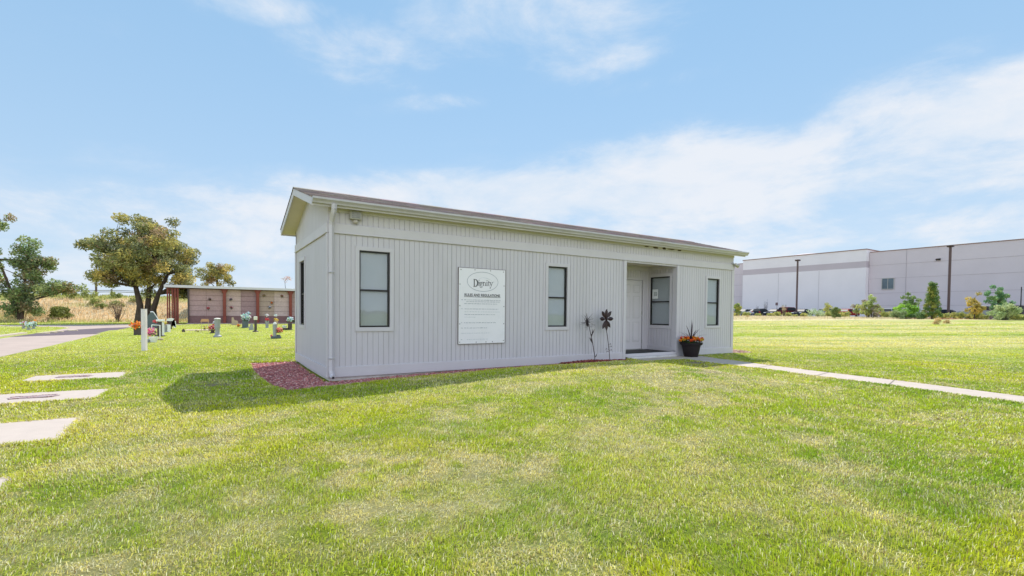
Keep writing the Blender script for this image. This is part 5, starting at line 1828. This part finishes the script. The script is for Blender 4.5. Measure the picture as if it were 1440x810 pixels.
# pale bay, in three bands
wbox('bay_wall', WX, WX + 30, 32.75, 58.1, WZ - .6, 10.62, 'wh_w')
wbox('stripe', WX + .002, WX + 30, 32.76, 58.09, 10.621, 11.86, 'wh_s')
wbox('bay_wall', WX, WX + 30, 32.75, 58.1, 11.861, 14.1, 'wh_w')
wbox('parapet', WX - .12, WX + 30.1, 32.65, 58.2, 14.101, 14.24, 'wh_c')
wbox('wing_wall', WX + 1.2, WX + 30, -60, 32.7, WZ - .6, 13.55, 'wh_g')
wbox('parapet', WX + 1.1, WX + 30.1, -60.1, 32.6, 13.551, 13.68, 'wh_c')
wbox('wing_wall', WX + 1.2, WX + 30, 58.15, 96, WZ - .6, 13.5, 'wh_g')
wbox('parapet', WX + 1.1, WX + 30.1, 58.25, 96.1, 13.501, 13.62, 'wh_c')
q = MB()
for y in (20.8, 9.9, -1, -12, -23, 26.8, 68, 79):
    q.box(1.16, 1.199, y - .03 - 30, y + .03 - 30, -.5, 12.64)
for z in (3.2, 5.6, 8.4, 11.0):
    q.box(1.17, 1.198, -90, 2.69, z - .02 - WZ, z + .02 - WZ); q.box(1.17, 1.198, 28.2, 66, z - .02 - WZ, z + .02 - WZ)
for y in (41.2, 49.6):
    q.box(-.03, -.001, y - .02 - 30, y + .02 - 30, -.5, 9.6)
q.build('panel_joints', 'wh_j', wh)
fr = MB(); y0, y1, z0, z1 = 28.55, 30.55, 6.3, 8.45
for (a, b, c, d) in ((y0, y1, z1 - .1, z1), (y0, y1, z0, z0 + .1), (y0, y0 + .1, z0 + .1, z1 - .1), (y1 - .1, y1, z0 + .1, z1 - .1), ((y0 + y1) / 2 - .04, (y0 + y1) / 2 + .04, z0 + .1, z1 - .1)):
    fr.box(1.05, 1.19, a - 30, b - 30, c - WZ, d - WZ)
wf = fr.build('window', 'metal', wh)
q = MB(); q.box(1.12, 1.16, y0 + .1 - 30, y1 - .1 - 30, z0 + .1 - WZ, z1 - .1 - WZ); q.build('pane', mat('warehouse_glass', (.10, .14, .17), .12, .2, .8), wf)
for (y, z) in ((22.2, 11.3), (7.2, 9.3), (-8, 11.3)):
    q = MB(); q.prism([(1.19, z - WZ + .2), (1.19, z - WZ - .15), (.75, z - WZ - .1), (.7, z - WZ + .02)], 'y', y - 30.3, y - 29.7)
    # prism on 'y' takes (x, z) pairs
    q.build('wall_light', 'dark', wh)
# shallow dome skylight ridge showing above the pale bay
q = MB(); q.lathe([(5.6, 0), (5.2, .35), (4.0, .75), (2.2, 1.05), (.1, 1.12)], cx=9, cy=18.0, n=24, z0=14.25 - WZ, sx=.8, sy=1); q.build('roof_dome', 'wh_s', wh)

pk = MB(); pk.add([(84, -60, .93), (105.99, -60, .93), (105.99, 100, .93), (84, 100, .93)], [(0, 1, 2, 3)])
pko = pk.build('parking_lot', mat('asphalt', (.10, .095, .09), .9, .15, .8)); pko['kind'] = 'structure'
q = MB(); q.bbox(83.7, 84.0, -60, 100, .7, 1.06, .02); kb = q.build('kerb', 'concrete'); kb['kind'] = 'structure'
q = MB()
for k in range(40):
    y = -20 + k * 2.8; q.box(86.5, 91.5, y - .05, y + .05, .934, .936)
mk = q.build('parking_lines', 'white'); mk['kind'] = 'structure'


def lamp_pole(x, y, h, label):
    t = empty('parking_lamp', (x, y, .93), 0, label, 'lamp pole', 'lamp poles in the warehouse car park')
    q = MB(); q.lathe([(.001, -.3), (.3, -.3), (.3, .75), (.001, .75)], n=16); q.build('base', 'concrete', t)
    q = MB(); q.lathe([(.16, .75), (.15, h), (.001, h)], n=10); q.build('pole', mat('brown_pole', (.10, .06, .06), .5), t)
    q = MB(); q.bbox(-.35, .35, -.35, .35, h - .1, h + .18, .04); q.bbox(-.55, -.2, -.25, .25, h + .0, h + .16, .03); q.bbox(.2, .55, -.25, .25, h, h + .16, .03)
    q.build('lamp_head', mat('brown_head', (.09, .06, .06), .5), t)
    return t


lamp_pole(88.5, 36.7, 10.2, 'thin brown lamp pole in front of the pale warehouse bay')
lamp_pole(88.5, 15.55, 10.4, 'taller looking brown lamp pole in front of the mauve warehouse wing')


# ------------------------------------------------------------------ cars
def car(x, y, rz, kind, col, label):
    t = empty({'sedan': 'parked_sedan', 'suv': 'parked_suv', 'pickup': 'parked_pickup', 'hatch': 'parked_hatchback'}[kind], (x, y, .94), rz, label, 'car', 'vehicles in the warehouse car park')
    m = mat('car_paint', tuple(c * (.8 if c < .2 else .6) for c in col), .75, .03, 3, spec=.08)
    gl = MT.setdefault('carglass', mat('car_glass', (.02, .025, .03), .5, spec=.12))
    L_, Wd = {'sedan': (4.7, 1.82), 'suv': (4.8, 1.95), 'pickup': (5.7, 2.0), 'hatch': (4.3, 1.8)}[kind]
    H = {'sedan': 1.45, 'suv': 1.78, 'pickup': 1.85, 'hatch': 1.52}[kind]
    h = L_ / 2
    belt = {'sedan': .92, 'suv': 1.08, 'pickup': 1.12, 'hatch': .95}[kind]
    if kind == 'sedan':
        prof = [(-h, .35), (-h + .02, .75), (-h + .15, .95), (-h + .9, 1.0), (h - 1.35, .98), (h - .35, .84), (h - .03, .68), (h, .35)]
        cab = [(-h + .75, .95), (-h + 1.45, H - .06), (-h + 2.1, H), (-h + 2.7, H - .05), (h - 1.2, .95)]
    elif kind == 'hatch':
        prof = [(-h, .35), (-h, .8), (-h + .1, 1.0), (h - 1.1, .98), (h - .3, .84), (h, .65), (h, .35)]
        cab = [(-h + .1, .98), (-h + .5, H - .08), (-h + 1.4, H), (-h + 2.4, H - .06), (h - 1.0, .96)]
    elif kind == 'suv':
        prof = [(-h, .4), (-h, .9), (-h + .08, 1.12), (h - 1.2, 1.12), (h - .25, 1.02), (h, .8), (h, .4)]
        cab = [(-h + .08, 1.1), (-h + .35, H - .08), (-h + .9, H), (-h + 2.7, H - .03), (h - 1.15, 1.1)]
    else:
        prof = [(-h, .5), (-h, 1.12), (-h + 2.0, 1.14), (h - 1.5, 1.16), (h - .15, 1.08), (h, .9), (h, .5)]
        cab = [(-h + 2.0, 1.12), (-h + 2.1, H - .05), (-h + 2.6, H), (h - 2.0, H - .03), (h - 1.35, 1.14)]
    def loft(pf, w0, w1, zb, b=.09):
        n = len(pf)
        q = MB(); rings = []
        for s_, wmul, inset in ((-1, 1, .06), (-1, 1, 0), (1, 1, 0), (1, 1, .06)):
            ring_ = []
            cx = sum(p[0] for p in pf) / n; cz = sum(p[1] for p in pf) / n
            for (a, z) in pf:
                w = w0 + (w1 - w0) * max(0, min(1, (z - zb) / max(.01, (max(p[1] for p in pf) - zb))))
                ww = w / 2 - (0 if inset else 0) - (0 if inset == 0 else -.0)
                k = 1 - inset
                yy = s_ * (ww if inset else ww - .05)
                ring_.append((cx + (a - cx) * (k if inset else 1), yy, cz + (z - cz) * (k if inset else 1)))
            rings.append(ring_)
        rings = [rings[0], rings[1], rings[2], rings[3]]
        vs = [v for r_ in rings for v in r_]
        fs = []
        for k in range(3):
            for i in range(n):
                fs.append((k * n + i, k * n + (i + 1) % n, (k + 1) * n + (i + 1) % n, (k + 1) * n + i))
        fs.append(tuple(range(n - 1, -1, -1))); fs.append(tuple(3 * n + i for i in range(n)))
        q.add(vs, fs)
        return q
    body = loft(prof, Wd, Wd * .96, .4).build('body', m, t)
    cb = loft(cab, Wd * .93, Wd * .74, belt).build('cabin', m, t)
    # glazing: slightly proud panes following the cabin sides and ends
    def pane(pts, th=.012):
        q = MB(); vs = [Vector(p) for p in pts]
        nrm = (vs[1] - vs[0]).cross(vs[2] - vs[0]).normalized() * th
        n = len(vs)
        q.add([v + nrm for v in vs] + [v - nrm for v in vs], [tuple(range(n)), tuple(range(2 * n - 1, n - 1, -1))] + [(i, i + n, (i + 1) % n + n, (i + 1) % n) for i in range(n)])
        q.build('window', gl, t)
    a0, a1, a2, a3, a4 = cab
    for s_ in (-1, 1):
        yb = s_ * Wd * .93 / 2; yt = s_ * Wd * .77 / 2
        z0 = belt + .05; z1 = H - .12
        xm = (a1[0] + a3[0]) / 2
        fx = lambda z, p, q: p[0] + (q[0] - p[0]) * (z - p[1]) / (q[1] - p[1])
        pane([(fx(z0, a0, a1) + .12, yb, z0), (xm - .04, yb, z0), (xm - .04, yt + s_ * .01, z1), (fx(z1, a0, a1) + .16, yt + s_ * .01, z1)])
        pane([(xm + .04, yb, z0), (fx(z0, a4, a3) - .12, yb, z0), (fx(z1, a4, a3) - .1, yt + s_ * .01, z1), (xm + .04, yt + s_ * .01, z1)])
    for (p, q_, s_) in ((a4, a3, 1), (a0, a1, -1)):
        d = .015 * s_
        z0 = p[1] + .06; z1 = q_[1] - .06
        fx = lambda z: p[0] + (q_[0] - p[0]) * (z - p[1]) / (q_[1] - p[1]) + d
        pane([(fx(z0), -Wd * .40, z0), (fx(z0), Wd * .40, z0), (fx(z1), Wd * .33, z1), (fx(z1), -Wd * .33, z1)])
    ty = MT['black']
    for sx in (-1, 1):
        for sy in (-1, 1):
            q = MB(); cxw = sx * (h - .85); R_ = .34 if kind != 'pickup' else .4
            yw = sy * (Wd / 2 - .10)
            q.tube([(cxw, yw - .115, R_), (cxw, yw + .115, R_)], R_, 18)
            w_ = q.build('wheel', ty, t)
            q = MB(); q.tube([(cxw, yw + sy * .08, R_), (cxw, yw + sy * .122, R_)], R_ * .6, 12); q.build('rim', 'metal', w_)
    for sy in (-1, 1):
        q = MB(); q.bbox(h - .07, h + .012, sy * Wd * .36 - .2, sy * Wd * .36 + .2, .66, .8, .02); q.build('headlight', 'white', t)
        q = MB(); q.bbox(-h - .012, -h + .07, sy * Wd * .40 - .14, sy * Wd * .40 + .14, .74, .94, .02); q.build('tail_light', MT.setdefault('tail', mat('tail_lens', (.5, .02, .02), .2)), t)
    if kind == 'pickup':
        q = MB(); q.box(-h + .1, -h + 1.9, -Wd / 2 + .14, Wd / 2 - .14, 1.12, 1.145); q.build('bed', 'black', t)
    return t


def at_px(u, dist_x):
    """where the row x = dist_x is crossed by the sight line through photo column u (used once, for the car park)"""
    r_ = (u - 720) / 673.83
    d = ex * r_ + fw
    k = (dist_x - CAM[0]) / d.x
    return CAM[1] + d.y * k


CARS = [(1036, 90, 'hatch', (.62, .60, .60), 'white hatchback with red lights half hidden by the cabin corner', 0),
        (1046, 90.5, 'sedan', (.36, .38, .40), 'silver sedan left of the dark sedan near the cabin corner', 180),
        (1054.5, 96, 'sedan', (.03, .03, .04), 'black sedan behind the silver sedan near the cabin corner', 0),
        (1063, 90, 'sedan', (.30, .32, .40), 'blue silver sedan third in the row from the cabin corner', 180),
        (1071, 90, 'hatch', (.04, .045, .06), 'dark grey hatchback right of the blue silver sedan', 0),
        (1090, 90, 'sedan', (.025, .03, .04), 'dark slate sedan left of the maroon car', 180),
        (1110, 90, 'suv', (.20, .02, .04), 'maroon suv under the first lamp pole', 0),
        (1128, 90, 'sedan', (.03, .035, .05), 'navy sedan right of the maroon suv', 180),
        (1164, 90, 'hatch', (.48, .46, .46), 'white hatchback with red lights between the shrubs', 0),
        (1191, 90, 'sedan', (.45, .02, .02), 'bright red sedan left of the big grey green bush', 0),
        (1251, 90, 'hatch', (.40, .42, .45), 'silver hatchback left of the bright green bush', 0),
        (1327, 100, 'sedan', (.03, .03, .035), 'dark car low against the mauve wall left of the second lamp pole', 90)]
rr = random.Random(3)
for (u, x, k, c, lb, a) in CARS:
    car(x, at_px(u, x), R(a + rr.uniform(-4, 4)), k, c, lb)
car(88.4, at_px(1381, 88.4), R(62), 'pickup', (.68, .67, .66), 'white pickup truck by the yellow tree')

# dumpster-like dark cabinet and thin pole at the right edge
t = empty('utility_cabinet', (92, at_px(1431, 92), .93), 0, 'dark utility cabinet at the right edge of the car park', 'cabinet')
q = MB(); q.bbox(-.6, .6, -.55, .55, 0, 1.9, .03); q.build('body', mat('dark_cabinet', (.05, .045, .05), .6), t)
q = MB(); q.bbox(-.65, -.601, -.45, -.03, .15, 1.75, .01); q.bbox(-.65, -.601, .03, .45, .15, 1.75, .01); q.build('door', mat('cabinet_door', (.08, .075, .08), .5), t)
t = empty('thin_pole', (91, at_px(1434.5, 91), .93), 0, 'thin dark pole beside the utility cabinet', 'pole')
q = MB(); q.lathe([(.07, -.1), (.05, 4.4), (.001, 4.42)], n=8); q.build('pole', 'dark', t)
q = MB(); q.lathe([(.12, 0), (.12, .1), (.001, .12)], n=8); q.build('foot', 'metal', t)
t = empty('parking_sign', (93, at_px(1091.5, 93), .93), 0, 'small dark sign on a thin post left of the first lamp pole', 'sign')
q = MB(); q.lathe([(.035, -.1), (.035, 2.6), (.001, 2.6)], n=8); q.build('post_shaft', 'metal', t)
q = MB(); q.bbox(-.03, .03, -.22, .22, 2.2, 2.75, .01); q.build('plate', mat('brown_plate', (.12, .05, .06), .5), t)

# parking-edge shrubs: small, round, yellow green
YG = [(.17, .18, .05), (.22, .20, .06), (.13, .15, .05)]
proto = None
spots_u = [1036, 1049, 1066, 1082, 1092, 1107, 1118, 1131, 1152, 1163, 1188, 1246, 1262, 1293, 1328, 1346, 1363, 1370, 1384, 1414, 1425, 1437]
EDGE = 'small shrubs along the car park edge'
for i, u in enumerate(spots_u):
    x = 83 + rr.uniform(-.6, .4); y = at_px(u, x)
    lb = 'small round yellow green shrub along the edge of the car park'
    if proto is None:
        proto = bush('edge_shrub', x, y, (.60, .60, .30), lb, YG, 200, EDGE, per=60, n=12, size=.1, spread=.38)
        o = proto
    else:
        o = proto.copy(); COL.objects.link(o)
        o.location = (x, y, tzs(x, y))
        for ch in proto.children:
            c = ch.copy(); COL.objects.link(c); c.parent = o
    s_ = rr.uniform(.75, 1.25)
    o.scale = (s_, s_, s_ * rr.uniform(.8, 1.2)); o.rotation_euler = (0, 0, rr.uniform(0, 6.28))

# individual bushes and young trees in front of the warehouse
def yt(u, x, h, w, label, cols, seed, per=90, n=26, name='young_tree', size=.11, tr=.06, shape=None, spread=.34, base=.5):
    y = at_px(u, x)
    cl = shape or ell(n, (0, 0, h * .56), (w, w, h * .42), seed, .15, lambda p: p[2] > base and abs(p[0]) < w * (1.25 - .75 * p[2] / h) + .15)
    return tree(x, y, label, [[(0, 0, 0), (.03, 0, h * .4), (0, .03, h * .75)]], cl, size, per, cols, spread, seed, trunk_r=tr, name=name)


yt(1036, 80, 3.2, .8, 'small olive tree beside the right corner of the cabin', [(.14, .17, .04), (.2, .2, .06), (.07, .1, .03)], 301, base=.3)
twiggy(95, at_px(1076.5, 95), 3.2, 'leafless grey sapling in front of the pale wall', 302, (.22, .21, .23), 'bare_sapling', 0, w=.13)
twiggy(96, at_px(1064.5, 96), 2.2, 'short faint sapling behind the row of cars', 303, (.27, .25, .26), 'bare_sapling', 0, w=.12)
twiggy(80, at_px(1102, 80), 2.1, 'thin weedy sapling left of the maroon suv', 304, (.14, .12, .07), 'bare_sapling', 26, w=.22)
bush('grey_green_shrub', 80, at_px(1148, 80), (1.2, 1.3, .75), 'airy grey green shrub left of the white hatchback', [(.17, .22, .14), (.22, .25, .15), (.12, .16, .09)], 305, per=45, n=20, size=.09, spread=.4)
yt(1163, 84, 2.5, .7, 'small yellow green sapling behind the white hatchback', [(.24, .22, .07), (.18, .19, .06)], 306, per=40, n=14)
bush('dark_shrub', 70, at_px(1176, 70), (.55, .55, .75), 'dark green upright shrub standing closer in the dry grass', [(.06, .09, .03), (.11, .13, .04)], 307, per=110, n=18, size=.09, spread=.28)
bush('grey_green_shrub', 78, at_px(1219, 78), (1.7, 1.7, 1.35), 'big olive bush with a tall tip right of the red sedan', [(.12, .15, .06), (.2, .21, .07), (.15, .12, .09)], 308, per=110, n=34, size=.11, spread=.42)
yt(1225, 78, 3.7, .5, 'pale tip of a young tree above the big olive bush', [(.2, .23, .08), (.15, .18, .06)], 309, per=60, n=12)
bush('bright_green_shrub', 77, at_px(1273, 77), (1.4, 1.4, 1.0), 'bright green leafy bush right of the silver hatchback', [(.13, .22, .03), (.17, .26, .04), (.07, .12, .03)], 310, per=120, n=30, size=.11, spread=.42)
bush('bright_green_shrub', 75, at_px(1263, 75), (.8, .8, .55), 'low grey green bush in front of the bright green bush', [(.14, .17, .08), (.1, .13, .06)], 311, per=80, n=14, size=.1, spread=.35)
yt(1279, 80, 4.0, 1.1, 'dark green young tree behind the bright green bush', [(.08, .12, .04), (.12, .16, .06)], 312, per=80, n=26)
bush('bright_green_shrub', 76, at_px(1290, 76), (.8, .8, .5), 'dark low shrub between the bright green bush and the pyramid tree', [(.06, .1, .04), (.1, .14, .05)], 313, per=80, n=14, size=.1, spread=.32)
tt = tree(77, at_px(1310, 77), 'dense dark green pyramid tree left of the second lamp pole', [[(0, 0, 0), (0, 0, 2.2), (0, 0, 4.2)]],
          [((.95 - .8 * k / 40) * math.cos(k * 2.4) * .9, (.95 - .8 * k / 40) * math.sin(k * 2.4) * .9, .35 + 4.3 * k / 40) for k in range(41)] + [(.1 * math.cos(k), .1 * math.sin(k), .5 + .3 * k) for k in range(13)],
          .10, 110, [(.05, .085, .025), (.08, .12, .03), (.15, .15, .035)], .36, 314, name='young_tree', trunk_r=.08)
yt(1370, 82, 3.6, 1.0, 'yellow orange young tree behind the white pickup', [(.36, .25, .05), (.28, .22, .06), (.2, .17, .05)], 315, per=70, n=24)
tt = yt(1402, 82, 4.6, 1.3, 'rounded blue green young tree right of the pickup', [(.06, .12, .06), (.09, .16, .08), (.12, .17, .07)], 316, per=100, n=34, base=1.4)
bush('grey_green_shrub', 77, at_px(1414, 77), (1.6, 1.6, .95), 'wide grey green bush at the right edge below the blue green tree', [(.15, .19, .09), (.2, .22, .11), (.1, .13, .06)], 317, per=110, n=30, size=.1, spread=.4)
twiggy(81, at_px(1393, 81), 1.9, 'bare purple twigs in front of the pickup', 318, (.24, .17, .18), 'bare_shrub', 0, w=.5)
for i, (u, x, r_) in enumerate(((1050, 66, .22), (1320, 62, .22), (1316, 55, .16), (1332, 58, .17))):
    bush('field_weed', x, at_px(u, x), (r_ * 1.3, r_, r_), 'low dry weed standing alone in the straw field', [(.28, .2, .1), (.2, .17, .07)], 330 + i, 'weeds in the straw field', per=40, n=8, size=.06, spread=.2)

# pale boulders / wheel stops between the shrubs
q = MB(); q.bbox(-.1, .1, -.9, .9, 0, .16, .03)
ws0 = q.build('wheel_stop', mat('pale_concrete', (.62, .56, .50), .8))
tag(ws0, 'pale concrete wheel stop at the head of a parking bay', 'wheel stop', 'wheel stops of the car park')
ws0.location = (85.3, at_px(1050, 85.3), .94)
for u in (1059, 1069, 1078, 1087, 1097, 1112, 1123, 1134, 1148, 1170, 1200, 1232, 1259, 1300, 1338, 1354, 1378, 1405):
    c = ws0.copy(); COL.objects.link(c); c.location = (85.3, at_px(u, 85.3), .94)


# ------------------------------------------------------------------ tall dry grass of the far field
def dry_grass():
    r = np.random.default_rng(17)
    n = 120000
    v = r.uniform(22, 98, n)            # along the line of the strip
    x = r.uniform(40, 84, n); y = r.uniform(-12, 62, n)
    u = x * .537 + y * .844
    e = u - 49 + 4 * (fbm(x, y, .1, 3, 9) - .5)
    k = (e > 2) & (r.random(n) < sm(0, 12, e) * .9 + .1)
    x = x[k]; y = y[k]; n = len(x)
    z = tz(x, y)
    h = r.uniform(.10, .30, n) * (.5 + fbm(x, y, .3, 3, 19)) * (1 - .25 * sm(74, 82, x))
    a = r.uniform(0, 6.28, n); w = r.uniform(.010, .026, n)
    la = r.uniform(0, 6.28, n); ln = r.uniform(0, .8, n)
    b = np.stack([x, y, z - .02], 1); s = np.stack([np.cos(a) * w, np.sin(a) * w, 0 * w], 1)
    tp = b + np.stack([np.cos(la) * ln * h, np.sin(la) * ln * h, h], 1)
    V = np.stack([b - s, b + s, tp + s * .3, tp - s * .3], 1).reshape(-1, 3)
    F = np.arange(n)[:, None] * 4 + np.array([0, 1, 2, 3])
    cols = np.array([(.70, .60, .40), (.78, .69, .48), (.62, .51, .32), (.50, .47, .22), (.60, .36, .25)])
    pr = r.choice(5, n, p=[.33, .27, .18, .17, .05])
    c = cols[pr] * r.uniform(.8, 1.2, n)[:, None]
    rust = (x > 76) & (fbm(x, y, .25, 3, 29) > .56)
    c = np.where(rust[:, None], np.array((.58, .30, .20)) * r.uniform(.7, 1.2, n)[:, None], c)
    o = np_mesh('dry_grass', V, F, np.repeat(c, 4, 0), 'leaf')
    tag(o, 'strip of tall straw coloured grass before the warehouse car park', 'dry grass', kind='stuff')
    # same on the bank
    n = 22000
    x = r.uniform(-40, 8, n); y = r.uniform(46.5, 59, n); z = tz(x, y)
    h = r.uniform(.12, .35, n) * (.5 + fbm(x, y, .3, 3, 19))
    a = r.uniform(0, 6.28, n); w = r.uniform(.02, .05, n); ln = r.uniform(0, .5, n); la = r.uniform(0, 6.28, n)
    b = np.stack([x, y, z - .02], 1); s = np.stack([np.cos(a) * w, np.sin(a) * w, 0 * w], 1)
    tp = b + np.stack([np.cos(la) * ln * h, np.sin(la) * ln * h, h], 1)
    V = np.stack([b - s, b + s, tp + s * .3, tp - s * .3], 1).reshape(-1, 3)
    F = np.arange(n)[:, None] * 4 + np.array([0, 1, 2, 3])
    c = lawn_colour(x, y) * 1.35 * r.uniform(.75, 1.25, n)[:, None]
    o = np_mesh('bank_grass', V, F, np.repeat(c, 4, 0), 'leaf')
    tag(o, 'dry grass covering the slope of the highway bank', 'dry grass', kind='stuff')


dry_grass()
